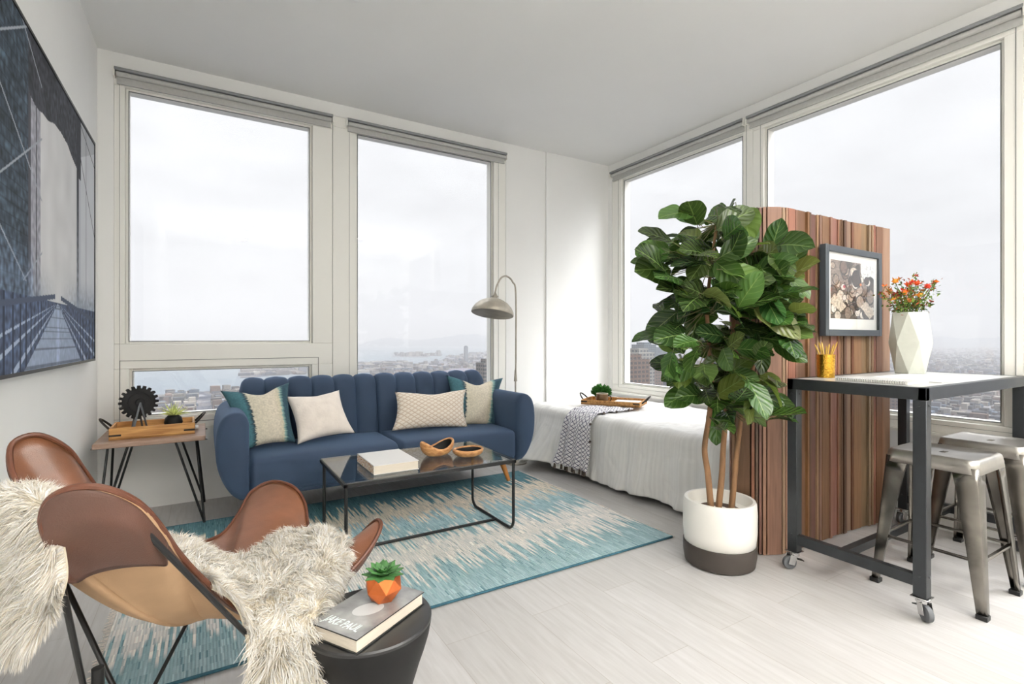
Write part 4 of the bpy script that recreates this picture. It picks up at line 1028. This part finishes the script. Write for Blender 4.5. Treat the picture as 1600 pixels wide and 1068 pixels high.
# ================================================================== DRUM TABLE + BOOK + SUCCULENT
DC = V((.343, 1.231, 0)); DH = .42; DR = .148
r = thing('drum_table', 'small black tapered drum table in front of the leather chair', 'side table', (DC.x, DC.y, 0))
prof = [(.080, 0), (.085, .01), (.082, .10), (.090, .18), (.105, .26), (.122, .315), (.133, .346), (.143, .38), (.148, .408), (.148, .416)]
s = MB(); s.lathe(prof, DC, 72); s.build('pedestal', M['dark'], r, angle=50)
s = MB(); s.lathe([(.1485, .414), (.149, .420), (.146, .424), (.0001, .424)], DC, 72); s.build('tabletop', simple('charcoal_top', '262627', .38, nz=.06), r)
BZ0 = .4245; bth = .032
c0 = at_z(557, 1000, BZ0+bth); c1 = at_z(484, 970, BZ0+bth); c2 = at_z(663, 924, BZ0+bth)
ex = V((c2.x-c0.x, c2.y-c0.y)); ey = V((c1.x-c0.x, c1.y-c0.y)); ang = math.atan2(ex.y, ex.x); wB = ex.length; dB = abs(ey.dot(V((-math.sin(ang), math.cos(ang)))))
M['greycover'] = None
t = NT('book_jacket'); n = t.n('TexNoise', i_Scale=14.0, i_Detail=5.0); t.l(t.coord(), n.inputs['Vector'])
t.set(t.ramp(n.outputs[0], [(.3, lin('6b6b6b')), (.5, lin('8f8f8e')), (.7, lin('b5b5b3'))]), .3, coat=.3)
bk, ux, uy = book('photo_book', (c0.x, c0.y), ang, wB, dB, BZ0, bth, M['black'], M['pages'], 'grey hardback book with hand-lettered cover on the drum table', 'y1', t.m)
def place(u_, v_, z): return V((c0.x+ux[0]*u_+uy[0]*v_, c0.y+ux[1]*u_+uy[1]*v_, z))
# lettering runs along the near-left short side
cu = bpy.data.curves.new('lettering', 'FONT'); cu.body = 'JAKE PAUL'; cu.size = dB*.235; cu.extrude = .0002; cu.offset = .0007; cu.align_x = 'LEFT'
to = bpy.data.objects.new('lettering_src', cu); C.objects.link(to); bpy.context.view_layer.update()
me = bpy.data.meshes.new_from_object(to.evaluated_get(bpy.context.evaluated_depsgraph_get())); C.objects.unlink(to); bpy.data.objects.remove(to)
xs = [v.co.x for v in me.vertices]; wd = max(xs)-min(xs); k_ = dB*.70/wd
s = MB(); vs = []
for v in me.vertices:
    lx_, ly_ = (v.co.x-min(xs))*k_, v.co.y*1.0
    ly_ += .0015*math.sin(lx_*160); lx_ += ly_*.10
    vs.append(place(.022+ly_, dB*.86-lx_, BZ0+bth+.0004+v.co.z))
s.add(vs, [tuple(p.vertices) for p in me.polygons]); s.build('lettering', simple('chalk_lettering', 'e6efef', .6, nz=.1, scale=50), bk)
s = MB(); cc = place(.105, dB*.45, BZ0+bth+.0002); s.lathe([(.034, 0), (.034, .0004), (.0001, .0005)], cc, 36, sx=1.1, sy=.75); s.build('cover_emblem', simple('pale_print', 'cfcfce', .4), bk)
sc_ = at_z(599, 934, BZ0+bth+.0006); pz = BZ0+bth+.0006
r = thing('potted_succulent', 'green succulent in faceted copper pot on top of the grey book', 'plant', sc_)
s = MB(); n5 = 6; SS = 1.35; rg = [(.022*SS, 0, 0), (.034*SS, .020*SS, .5), (.030*SS, .042*SS, 0)]
vs = []
for rr, z, ph in rg:
    for k in range(n5): a = 2*PI*(k+ph)/n5+.9; vs.append((sc_.x+rr*math.cos(a), sc_.y+rr*math.sin(a), pz+z+(0 if z < .05 else .006*(k % 2))))
for k in range(n5): a = 2*PI*k/n5+.9; vs.append((sc_.x+.026*SS*math.cos(a), sc_.y+.026*SS*math.sin(a), pz+.055+.006*(k % 2)))
for k in range(n5): a = 2*PI*k/n5+.9; vs.append((sc_.x+.022*SS*math.cos(a), sc_.y+.022*SS*math.sin(a), pz+.036))
fs = [tuple(range(n5-1, -1, -1)), tuple(4*n5+k for k in range(n5))]
for i in range(4):
    for k in range(n5):
        k1 = (k+1) % n5; a, b_, c, d = i*n5+k, i*n5+k1, (i+1)*n5+k, (i+1)*n5+k1
        if i == 0: fs += [(a, b_, c), (b_, d, c)]
        elif i == 1: fs += [(a, b_, d), (a, d, c)]
        else: fs.append((a, b_, d, c))
s.add(vs, fs); s.build('pot', M['copper'], r, angle=8)
s = MB()
for ringi, (nl, el, L, w) in enumerate(((9, .25, .052, .021), (8, .62, .047, .019), (6, 1.0, .037, .016), (4, 1.35, .024, .012))):
    for k in range(nl):
        a = 2*PI*k/nl+ringi*.5; d = V((math.cos(a)*math.cos(el), math.sin(a)*math.cos(el), math.sin(el))); b0 = V((sc_.x, sc_.y, pz+.056)); x = V((-math.sin(a), math.cos(a), 0)); n_ = d.cross(x)*-1
        pts = []
        def lfn(aa, bb, d=d, b0=b0, x=x, n_=n_, L=L, w=w):
            q = bb; ww = w*(.35+.9*math.sin(PI*min(1, q*.92+.02))**.8)*(1-max(0, q-.75)*3.4) ; th_ = .004*(1-q*.6); an = aa*2*PI
            return b0+d*L*q+x*ww*.5*math.cos(an)+n_*(th_*math.sin(an)+.006*q*q)
        s.grid(lfn, 8, 8, cu=True)
s.build('leaves', M['succ'], r, angle=60)
# ================================================================== BUTTERFLY CHAIR
rt = cw(-.75, 1.3, 0); rt.z = 0
r = thing('butterfly_chair', 'brown leather sling butterfly chair on a black rod frame', 'chair', rt)
Bd = [(33, 768, 1.10), (17, 730, 1.12), (20, 692, 1.15), (60, 679, 1.19), (105, 700, 1.24), (132, 735, 1.29), (160, 772, 1.35), (205, 808, 1.42), (250, 834, 1.50), (300, 847, 1.58), (345, 835, 1.68), (372, 803, 1.78), (393, 768, 1.87), (425, 752, 1.93), (458, 760, 1.92), (476, 785, 1.88), (482, 825, 1.80),
      (495, 862, 1.70), (525, 870, 1.62), (550, 852, 1.58), (573, 825, 1.56), (590, 812, 1.54), (595, 823, 1.50), (578, 856, 1.44), (545, 895, 1.38), (490, 945, 1.28), (435, 968, 1.21), (380, 955, 1.14), (325, 912, 1.05), (280, 865, .97), (250, 822, .90), (215, 785, .84), (165, 763, .80), (115, 762, .78), (78, 780, .775), (66, 810, .78), (72, 838, .79), (88, 868, .83), (85, 885, .90), (60, 860, .98), (45, 815, 1.05)]
BP = catmull([at_t(*b) for b in Bd], 6, closed=True); NBp = len(BP)
CC = at_t(335, 950, 1.30)
def sling(a, rr):
    i = a*NBp; i0 = int(i) % NBp; k = i-int(i); B = BP[i0].lerp(BP[(i0+1) % NBp], k)
    p = CC.lerp(B, rr); z = CC.z+(B.z-CC.z)*rr**1.75
    return V((p.x, p.y, z+.004*noise.noise(V((B.x*6, B.y*6, rr*3)))))
s = MB(); NR = 26; s.grid(lambda a, b: sling(a, .02+.98*b), NBp, NR, cu=True)
s.f.append(list(range(NBp))); s.mi.append(0)
sl = s.build('sling', [M['leather'], M['suede']], r, angle=80, fixn=True)
# make normals face up, suede on the underside
me = sl.data
up = sum(1 if p.normal.z > 0 else -1 for p in me.polygons)
if up < 0: me.flip_normals()
sd = sl.modifiers.new('solid', 'SOLIDIFY'); sd.thickness = .005; sd.offset = -1; sd.material_offset = 1; sd.material_offset_rim = 0
s = MB(); s.tube(BP, .006, 8, closed=True); s.build('piping', M['piping'], r)
# corner pockets: outer patches on the outside of each ear
def outn(al, rr): return (sling(al, rr)-(CC+V((0, 0, .72)))).normalized()
def pocket(i0, i1, rin):
    s = MB()
    def fn(a, b):
        ia = lerp(i0, i1, a); dep = math.sin(PI*a)**.35; rr = lerp(1.0, 1-(1-rin)*dep, b)
        al = (ia % len(Bd))/len(Bd); return sling(al, rr)+outn(al, rr)*(.003+.020*min(1, (1-rr)*20))
    s.grid(fn, 44, 14); s.build('corner_pocket', M['leather_dark'], r, angle=80, solid=(.003, 0))
pocket(10.2, 17.2, .80); pocket(18.5, 25, .80); pocket(29.6, 36.6, .80)
s = MB(); s.grid(lambda a, b: sling(a, lerp(1.0, .935, b))+outn(a, lerp(1.0, .935, b))*.0075, NBp, 3, cu=True)
s.build('hem', M['leather_dark'], r, solid=(.002, 0), angle=80)
# rods: four tips, each a V down to two floor corners
BN, BF, FN, FF = cw(-.60, 1.0, .012), cw(-1.0, 1.24, .012), cw(-.47, 1.40, .012), cw(-.86, 1.80, .012)
def tipin(i, rr=.93):
    al = (i % len(Bd))/len(Bd); return sling(al, rr)+outn(al, rr)*.012
rods = [(tipin(30.8, .94), FN), (tipin(35.6, .94), BF), (tipin(1.0), BN), (tipin(5), FF), (tipin(12), BF), (tipin(15.5), FN), (tipin(20.5), FF), (tipin(23.5), BN)]
for a, b_ in rods: s = MB(); s.tube([a, b_], .0054, 10); s.build('frame_rod', M['black'], r)
for a, b_ in ((BN, BF), (FN, FF)):
    s = MB(); s.tube([a, b_], .0054, 10); s.build('frame_rod', M['black'], r)
# curved tops of the Vs inside the pockets
for tip in ((30.8, 35.6, .94), (1.0, 5, .93), (12, 15.5, .93), (20.5, 23.5, .93)):
    s = MB(); s.tube([tipin(lerp(tip[0], tip[1], k/10), tip[2]) for k in range(11)], .0054, 10); s.build('frame_rod', M['black'], r)
s = MB(); cl = at_t(153, 1062, 1.02); s.tube([cl+V((0, 0, -.035)), cl+V((0, 0, .025))], .011, 12); s.build('joint_clip', M['black'], r)
# ================================================================== SHEEPSKIN
A = [  # patch over the back: rows bottom to inside, three columns near to far
    [(92, 955, .80), (70, 985, .84), (30, 1000, .90), (-20, 1005, .97), (-80, 1000, 1.06)],
    [(108, 900, .80), (75, 900, .84), (35, 895, .92), (-20, 885, 1.0), (-80, 870, 1.08)],
    [(102, 845, .81), (72, 825, .86), (45, 805, .95), (8, 795, 1.03), (-40, 790, 1.08)],
    [(96, 812, .86), (82, 790, .93), (62, 778, 1.0), (40, 772, 1.07), (15, 775, 1.11)],
    [(150, 850, .98), (140, 830, 1.03), (125, 812, 1.08), (108, 798, 1.14), (95, 788, 1.19)],
    [(225, 880, 1.08), (215, 862, 1.12), (200, 848, 1.18), (185, 835, 1.24), (170, 820, 1.29)],
    [(275, 895, 1.13), (270, 885, 1.17), (265, 875, 1.22), (262, 862, 1.28), (262, 850, 1.36)]]
B = [
    [(262, 850, 1.36), (265, 862, 1.28), (268, 875, 1.22), (272, 885, 1.17), (276, 893, 1.13)],
    [(300, 854, 1.40), (308, 870, 1.28), (312, 892, 1.15), (318, 908, 1.09), (325, 918, 1.055)],
    [(345, 870, 1.45), (355, 888, 1.32), (362, 918, 1.15), (368, 945, 1.09), (374, 962, 1.07)],
    [(395, 868, 1.50), (402, 888, 1.36), (408, 925, 1.17), (404, 1000, 1.085), (402, 1110, 1.06)],
    [(440, 838, 1.57), (450, 868, 1.40), (458, 912, 1.21), (452, 1000, 1.11), (447, 1120, 1.065)],
    [(500, 832, 1.57), (508, 856, 1.44), (505, 902, 1.30), (490, 972, 1.16), (487, 1110, 1.09)],
    [(540, 848, 1.50), (541, 862, 1.46), (533, 884, 1.385), (512, 925, 1.29), (502, 955, 1.22)]]
def patch(G, nu, nv):
    rows = [catmull([at_t(*p) for p in row], nu) for row in G]
    cols = [catmull([rw[i] for rw in rows], nv) for i in range(len(rows[0]))]
    return cols  # cols[i][j]
rt = cw(-.62, 1.25, .5)
r = thing('sheepskin', 'long-haired cream sheepskin draped over the seat and back of the leather chair', 'sheepskin', rt)
pel = MB(); fur = MB(); rf = random.Random(9)
eyeP = V((0, 0, EYE))
def do_patch(G, nu, nv, dens):
    cs = patch(G, nu, nv); W, Hh = len(cs), len(cs[0])
    nrm = {}
    for i in range(W):
        for j in range(Hh):
            du = cs[min(W-1, i+1)][j]-cs[max(0, i-1)][j]; dv = cs[i][min(Hh-1, j+1)]-cs[i][max(0, j-1)]; n_ = du.cross(dv)
            n_.normalize(); nrm[i, j] = n_
    # orient away from the underside: majority should face the eye
    tot = sum((1 if nrm[k].dot(eyeP-cs[k[0]][k[1]]) > 0 else -1) for k in nrm)
    sg = 1 if tot > 0 else -1
    o = len(pel.v)
    for j in range(Hh):
        for i in range(W): pel.v.append(cs[i][j]+nrm[i, j]*sg*.004); c = lin('d2c8b4'); pel.col[len(pel.v)-1] = c
    for j in range(Hh-1):
        for i in range(W-1): pel.f.append([o+j*W+i, o+j*W+i+1, o+(j+1)*W+i+1, o+(j+1)*W+i]); pel.mi.append(0)
    for _ in range(dens):
        a, b_ = rf.random()*(W-1.001), rf.random()*(Hh-1.001)
        edge = rf.random() < .18; out_ = V((0, 0, 0))
        if edge:
            w_ = rf.randrange(4)
            if w_ == 0: a = .001
            elif w_ == 1: a = W-1.002
            elif w_ == 2: b_ = .001
            else: b_ = Hh-1.002
        i, j = int(a), int(b_); fa, fb = a-i, b_-j
        # area weighting
        ar = (cs[i+1][j]-cs[i][j]).cross(cs[i][j+1]-cs[i][j]).length
        p = cs[i][j].lerp(cs[i+1][j], fa).lerp(cs[i][j+1].lerp(cs[i+1][j+1], fa), fb); n_ = nrm[i, j]*sg
        if edge:
            du = (cs[i+1][j]-cs[i][j]).normalized(); dv = (cs[i][j+1]-cs[i][j]).normalized()
            out_ = (-du, du, -dv, dv)[w_]
        yield p, n_, ar, out_, edge
cands = list(do_patch(A, 10, 8, 60000))+list(do_patch(B, 10, 8, 70000))
mx_ = max(c[2] for c in cands); mean = sum(c[2] for c in cands)/len(cands)
cols = [lin('fbf9f4'), lin('f6f2ea'), lin('efe8dc'), lin('fdfcfa'), lin('e4dac8')]
for p, n_, ar, out_, edge in cands:
    if not edge and rf.random() > ar/(mean*2.2): continue
    cl1 = V((noise.noise(p*14), noise.noise(p*14+V((9, 0, 0))), noise.noise(p*14+V((0, 9, 0))))); cl2 = V((noise.noise(p*45), noise.noise(p*45+V((9, 0, 0))), noise.noise(p*45+V((0, 9, 0)))))
    L = rf.uniform(.022, .046)*(1+.5*noise.noise(p*9))
    d = (n_*.75+cl1*.9+cl2*.7+V((0, 0, -.42))+V((rf.gauss(0, .16), rf.gauss(0, .16), rf.gauss(0, .16)))+out_*1.1).normalized()
    if d.dot(n_) < .08: d = (d+n_*(.12-d.dot(n_))).normalized()
    x = d.cross(n_+V((rf.gauss(0, .5), rf.gauss(0, .5), rf.gauss(0, .5)))); 
    if x.length < .01: continue
    x.normalize(); w = rf.uniform(.0007, .0013); g_ = V((0, 0, -.012))
    c = cols[rf.randrange(5)]; k = (.88+.2*noise.noise(p*25)); c = tuple(min(1, q*k) for q in c[:3])+(1,); ct = tuple(min(1, q*1.04) for q in c[:3])+(1,)
    p0 = p+n_*.004; p1 = p0+(d*.7+n_*.3)*L*.5; p2 = p0+d*L+g_*(L/.04)*.8+cl2*.006
    fur.add([p0-x*w, p0+x*w, p1+x*w*.9, p1-x*w*.9, p2], [(0, 1, 2, 3), (3, 2, 4)], 0, [c, c, c, c, ct])
pel.build('pelt', M['fur'], r, angle=90, solid=(.006, 0))
o = fur.build('fleece', M['fur'], r, fixn=False, angle=180); o['kind'] = 'stuff'
# ================================================================== OUTSIDE
GZ = -120.0
M['sea'] = simple('sea', '4b565e', .75, nz=.08, scale=.01)
M['bld'] = vcol('city_facades', .9, .1)
t = NT('city_ground'); n = t.n('TexNoise', i_Scale=.012, i_Detail=8.0); t.l(t.coord(), n.inputs['Vector']); v = t.n('TexVoronoi', i_Scale=.02); t.l(t.coord(), v.inputs['Vector'])
t.set(t.ramp(t.math('ADD', t.math('MULTIPLY', n.outputs[0], .6), t.math('MULTIPLY', v.outputs['Color'], .5)), [(.3, lin('262b36')), (.5, lin('3d4048')), (.62, lin('55504e')), (.75, lin('74757a'))]), .95, spec=.1); M['land'] = t.m
def gp(u_, v_): p = at_z(u_, v_, GZ); return (p.x, p.y)
m = MB(); m.box(-16000, 16000, 60, 24000, GZ-6, GZ-1); tag(m.build('sea', M['sea']), 'flat grey sea stretching to the hazy horizon beyond windows', 'sea', kind='stuff')
def landmass(name, pts, label):
    s = MB(); s.prism(pts, lambda a, b, h: (a, b, h), GZ-.98, GZ); return tag(s.build(name, M['land'], angle=20), label, 'land', kind='stuff')
L1 = [gp(-300, 622), gp(100, 620), gp(250, 616), gp(370, 607), gp(480, 599), gp(560, 594), gp(600, 576), gp(640, 570), gp(690, 562), gp(700, 556), gp(760, 549), gp(820, 543), gp(1000, 541), gp(1300, 541), gp(1600, 541), gp(2200, 545)]
x_, y_ = gp(2200, 545)
main = L1+[(9000, -3000), (600, -1500), (25, -300), (25, 25), (-300, 25), (-1200, 300)]
landmass('city_ground', main, 'grey city ground spreading below the tall windows')
landmass('peninsula', [gp(375, 590), gp(485, 582), gp(560, 579), gp(640, 573), gp(640, 567), gp(560, 571), gp(485, 573), gp(375, 574)], 'low built-up headland across the water behind sofa')
landmass('island', [gp(612, 557), gp(662, 558), gp(692, 554), gp(690, 551), gp(615, 552)], 'small low island in the harbour water')
# hills
def hill(name, us, t_, hs, label):
    s = MB(); n = 60; W = 700.0
    def fn(a, b):
        u_ = lerp(us[0], us[1], a); h = (hs[0]*math.sin(PI*a)**.5*(.75+.5*noise.noise(V((a*5, hs[1], 0)))+.15*noise.noise(V((a*19, hs[1], 0)))))*math.sin(PI*b)**.7
        p = at_t(u_, HZ, t_+b*W*2); p.z = GZ-2+h; return p
    s.grid(fn, n, 8); tag(s.build(name, simple(name+'_scrub', '46505a', .95, nz=.2, scale=.004), angle=60), label, 'hill')
hill('hill', (560, 900), 7600, (200, 1.0), 'pale distant hill range on the horizon behind the floor lamp')
hill('hill', (1380, 1900), 6500, (250, 4.0), 'hazy hill range on the horizon past the desk')
hill('hill', (960, 1250), 7000, (160, 7.0), 'hazy low hill line behind the towers and tree')
# buildings
rb_ = random.Random(17); s = MB()
def inpoly(x, y, P):
    c = False; n = len(P)
    for i in range(n):
        x1, y1 = P[i]; x2, y2 = P[(i+1) % n]
        if (y1 > y) != (y2 > y) and x < (x2-x1)*(y-y1)/(y2-y1)+x1: c = not c
    return c
fcol = ['8d8984', '6e6a68', 'a39c92', '5b5f68', '7a7f88', 'b5aea4', '51504f', '8a7468', '6b7a8a', 'c6c2ba']
def bld(s, x, y, w, d, h, an=0, col=None):
    c = lin(col or rb_.choice(fcol)); k = rb_.uniform(.18, .5); c = tuple(q*k for q in c[:3])+(1,)
    ca, sa = math.cos(an), math.sin(an); vs = []
    for z in (GZ+.02, GZ+h):
        for a, b_ in ((-w, -d), (w, -d), (w, d), (-w, d)): vs.append((x+a/2*ca-b_/2*sa, y+a/2*sa+b_/2*ca, z))
    s.add(vs, [(3, 2, 1, 0), (4, 5, 6, 7), (0, 1, 5, 4), (1, 2, 6, 5), (2, 3, 7, 6), (3, 0, 4, 7)], 0, [c]*8)
cn = 0
for _ in range(26000):
    u_ = rb_.uniform(150, 1650); t_ = math.exp(rb_.uniform(math.log(600), math.log(6500))); p = at_t(u_, HZ, t_)
    if not inpoly(p.x, p.y, main): continue
    bx, by = round(p.x/21)*21, round(p.y/21)*21
    if (round(p.x/21)) % 4 == 0 or round(p.y/21) % 5 == 0: continue
    h = abs(rb_.gauss(0, 5))+4
    if 930 < u_ < 1250 and rb_.random() < .15: h += rb_.uniform(10, 45)
    bld(s, bx+rb_.uniform(-3, 3), by, rb_.uniform(8, 19), rb_.uniform(8, 19), h, .1); cn += 1
    if cn > 9500: break
for _ in range(500):
    u_ = rb_.uniform(380, 640); v_ = rb_.uniform(573, 587)-(u_-380)*.03
    x_, y_ = gp(u_, max(v_, 566)); bld(s, x_, y_, rb_.uniform(15, 45), rb_.uniform(15, 30), abs(rb_.gauss(0, 5))+4)
for _ in range(60):
    x_, y_ = gp(rb_.uniform(616, 688), rb_.uniform(552.5, 556.5)); bld(s, x_, y_, 22, 22, abs(rb_.gauss(0, 12))+4)
tag(s.build('city_blocks', M['bld'], fixn=False, angle=20), 'dense low city blocks fading into haze beyond windows', 'buildings', kind='stuff')
# individual towers
def windowed(name, c1, c2):
    t = NT(name); sp = t.n('SeparateXYZ'); t.l(t.coord(), sp.inputs[0])
    a = t.math('FRACT', t.math('MULTIPLY', sp.outputs[2], .27)); b_ = t.math('FRACT', t.math('MULTIPLY', t.math('ADD', sp.outputs[0], sp.outputs[1]), .22))
    k = t.math('MULTIPLY', t.math('GREATER_THAN', a, .45), t.math('GREATER_THAN', b_, .35)); t.set(t.mix(1.0, t.mix(k, lin(c1), lin(c2)), (.45, .45, .45, 1), 'MULTIPLY'), .8); return t.m
TM = [windowed('tower_stone', '8a847c', '40444a'), windowed('tower_blue', '66757f', '39434c'), windowed('tower_brick', '7d6356', '3c3a3a'), windowed('tower_pale', 'a6a39c', '5b6268')]
tw = [(983, 560, 430, 24, 2, 'nearest grey-brown tower at the left edge of bed window'), (998, 550, 520, 22, 3, 'pale slab tower second from the left in the bed window'), (1012, 572, 640, 26, 2, 'reddish brick tower in the middle of the bed window'), (1006, 538, 900, 30, 1, 'tall bluish tower rising furthest behind the bed window'),
      (1024, 545, 1100, 34, 1, 'blue-grey tower beside the leafy tree in the bed window'), (1040, 556, 1300, 30, 0, 'stone-coloured block just left of the tree leaves'), (762, 566, 520, 18, 0, 'brown high-rise at the right edge of window behind sofa'), (1395, 585, 620, 20, 2, 'red brick tower seen under the desk frame'),
      (728, 541, 2600, 16, 1, 'thin far tower rising above the harbour skyline')]
for i, (u_, vt, t_, w, mi, lb) in enumerate(tw):
    p = at_t(u_, vt, t_); s = MB(); h = p.z-GZ
    s.box(p.x-w/2, p.x+w/2, p.y-w/2, p.y+w/2, GZ, p.z); s.box(p.x-w*.3, p.x+w*.3, p.y-w*.3, p.y+w*.3, p.z, p.z+4)
    tag(s.build('tower', TM[mi], angle=20), lb, 'building')
# pale domed arena roof behind the sofa corner
p = at_t(722, 585, 600); s = MB(); s.lathe([(34, -25), (34, -4), (30, 1), (16, 6), (.01, 8)], (p.x, p.y, p.z), 40); s.lathe([(34, GZ-p.z), (34, -25)], (p.x, p.y, p.z), 40); tag(s.build('arena', simple('pale_roof', '5a5760', .7, nz=.1, scale=.1), angle=20), 'pale domed building roof just above the back of sofa', 'building')
# haze: a homogeneous scattering volume standing outside the building
m = MB(); zb, zt = GZ-10, 420
m.prism([(-16500, 60), (60, 60), (60, -16000), (16500, -16000), (16500, 24500), (-16500, 24500)], lambda a, b, h: (a, b, h), zb, zt)
hz = m.build('haze', None or M['glass'], angle=20)
t = NT('haze_volume'); vs_ = t.n('VolumeScatter'); vs_.inputs['Color'].default_value = (.95, .95, 1, 1); vs_.inputs['Density'].default_value = .62/3600; vs_.inputs['Anisotropy'].default_value = 0.0
va_ = t.n('VolumeAbsorption', i_Density=.38/3600); va_.inputs['Color'].default_value = (0, 0, 0, 1); ad_ = t.n('AddShader'); t.l(vs_.outputs[0], ad_.inputs[0]); t.l(va_.outputs[0], ad_.inputs[1]); t.t.links.new(ad_.outputs[0], t.o.inputs['Volume']); t.t.nodes.remove(t.b); hz.data.materials.clear(); hz.data.materials.append(t.m)
t.m.volume_intersection_method = 'FAST' if hasattr(t.m, 'volume_intersection_method') and False else t.m.volume_intersection_method if hasattr(t.m, 'volume_intersection_method') else None
tag(hz, 'bright haze hanging over the city and sea outside', 'haze', kind='stuff')
# ================================================================== SKY AND LIGHT
w = bpy.data.worlds.new('overcast_sky'); bpy.context.scene.world = w; w.use_nodes = True; nt = w.node_tree; nt.nodes.clear()
def N(ty, **k):
    x = nt.nodes.new('ShaderNode'+ty)
    for a, b_ in k.items(): setattr(x, a, b_)
    return x
out = N('OutputWorld'); bg = N('Background'); tc = N('TexCoord'); sp = N('SeparateXYZ'); nt.links.new(tc.outputs['Generated'], sp.inputs[0])
def mth(op, a, b_=None):
    x = N('Math', operation=op)
    for i, q in enumerate((a, b_)):
        if q is None: continue
        if isinstance(q, (int, float)): x.inputs[i].default_value = q
        else: nt.links.new(q, x.inputs[i])
    return x.outputs[0]
zc = mth('MAXIMUM', sp.outputs[2], 0.0)
SUN = V((.42, -.55, .72)).normalized()
dot = N('VectorMath', operation='DOT_PRODUCT'); nt.links.new(tc.outputs['Generated'], dot.inputs[0]); dot.inputs[1].default_value = SUN
glow = mth('POWER', mth('MAXIMUM', dot.outputs['Value'], 0.0), 14.0)
mp = N('Mapping'); mp.inputs['Scale'].default_value = (2.2, 2.2, 7.0); nt.links.new(tc.outputs['Generated'], mp.inputs[0])
nz_ = N('TexNoise'); nz_.inputs['Scale'].default_value = 2.2; nz_.inputs['Detail'].default_value = 6; nt.links.new(mp.outputs[0], nz_.inputs['Vector'])
SKY_LO, SKY_HI, SKY_GLOW = .80, .42, 14.0
base_ = mth('ADD', SKY_LO, mth('MULTIPLY', zc, SKY_HI))
zen = mth('MULTIPLY', mth('POWER', zc, 7.0), 10.0)
rad = mth('ADD', zen, mth('ADD', mth('MULTIPLY', base_, mth('ADD', .80, mth('MULTIPLY', nz_.outputs[0], .4))), mth('MULTIPLY', glow, SKY_GLOW)))
bg.inputs[0].default_value = (.972, .975, 1.0, 1)
nt.links.new(rad, bg.inputs[1]); nt.links.new(bg.outputs[0], out.inputs[0])
sl_ = bpy.data.lights.new('sun', 'SUN'); sl_.energy = 1.1; sl_.angle = math.radians(25); sl_.color = (1, .975, .94)
so = bpy.data.objects.new('sun', sl_); C.objects.link(so); so.rotation_euler = (-SUN).to_track_quat('-Z', 'Y').to_euler()
UPW = 300
# fill lights added on the unseen ceiling behind the camera
for (x_, y_) in ((.6, -1.0), (2.4, -1.0), (.6, -2.2), (2.4, -2.2)):
    rl = thing('added_downlight', 'round white ceiling fill light added out of view behind the camera', 'fill light', (x_, y_, H-.004), 'added ceiling fill lights')
    s = MB(); s.lathe([(.075, -.004), (.075, 0), (.06, 0), (.06, -.004)], (x_, y_, H-.001), 30); s.build('trim_ring', M['frame'], rl)
    la = bpy.data.lights.new('fill_downlight', 'AREA'); la.shape = 'DISK'; la.size = .12; la.energy = 16; la.color = (1, .93, .84)
    lo = bpy.data.objects.new('fill_downlight', la); C.objects.link(lo); lo.location = (x_, y_, H-.012)
for x_ in (.6, 1.55, 2.5):  # unseen bowl uplighters, added to even out the room light
    rl = thing('fill_uplighter', 'white hanging bowl uplighter added out of view to fill the room', 'pendant lamp', (x_, -1.3, 2.05), 'added bowl uplighters behind the camera')
    s = MB(); s.tube([(x_, -1.3, 2.10), (x_, -1.3, H)], .003, 8); s.lathe([(.05, 0), (.05, -.02), (.01, -.03)], (x_, -1.3, H), 20); s.build('cord', M['black'], rl)
    s = MB(); s.lathe([(.0001, 0), (.08, .012), (.14, .05), (.17, .11), (.166, .11), (.136, .055), (.078, .018), (.0001, .006)], (x_, -1.3, 2.05), 40); s.build('lamp_shade', M['paper'], rl)
    la = bpy.data.lights.new('fill_uplight', 'SPOT'); la.energy = UPW; la.shadow_soft_size = .06; la.spot_size = math.radians(150); la.spot_blend = .5; la.color = (1, .985, .96)
    lo = bpy.data.objects.new('fill_uplight', la); C.objects.link(lo); lo.location = (x_, -1.3, 2.13); lo.rotation_euler = (PI, 0, 0)
# ================================================================== CAMERA
cam = bpy.data.cameras.new('camera'); co = bpy.data.objects.new('camera', cam); C.objects.link(co); bpy.context.scene.camera = co
co.location = (0, 0, EYE); co.rotation_euler = (PI/2, 0, -YAW); cam.sensor_width = 36; cam.lens = FOC/1600*36; cam.shift_y = (HZ-534)/1600; cam.clip_start = .02; cam.clip_end = 60000
sc = bpy.context.scene
sc.view_settings.view_transform = 'Standard'; sc.view_settings.look = 'None'; sc.view_settings.gamma = 1; sc.view_settings.exposure = 0.14; sc.view_settings.use_curve_mapping = False
sc.cycles.max_bounces = 10; sc.cycles.diffuse_bounces = 6; sc.cycles.glossy_bounces = 4; sc.cycles.transparent_max_bounces = 16; sc.cycles.volume_bounces = 0
sc.cycles.sample_clamp_indirect = 6; sc.cycles.caustics_reflective = False; sc.cycles.caustics_refractive = False; sc.cycles.use_denoising = True
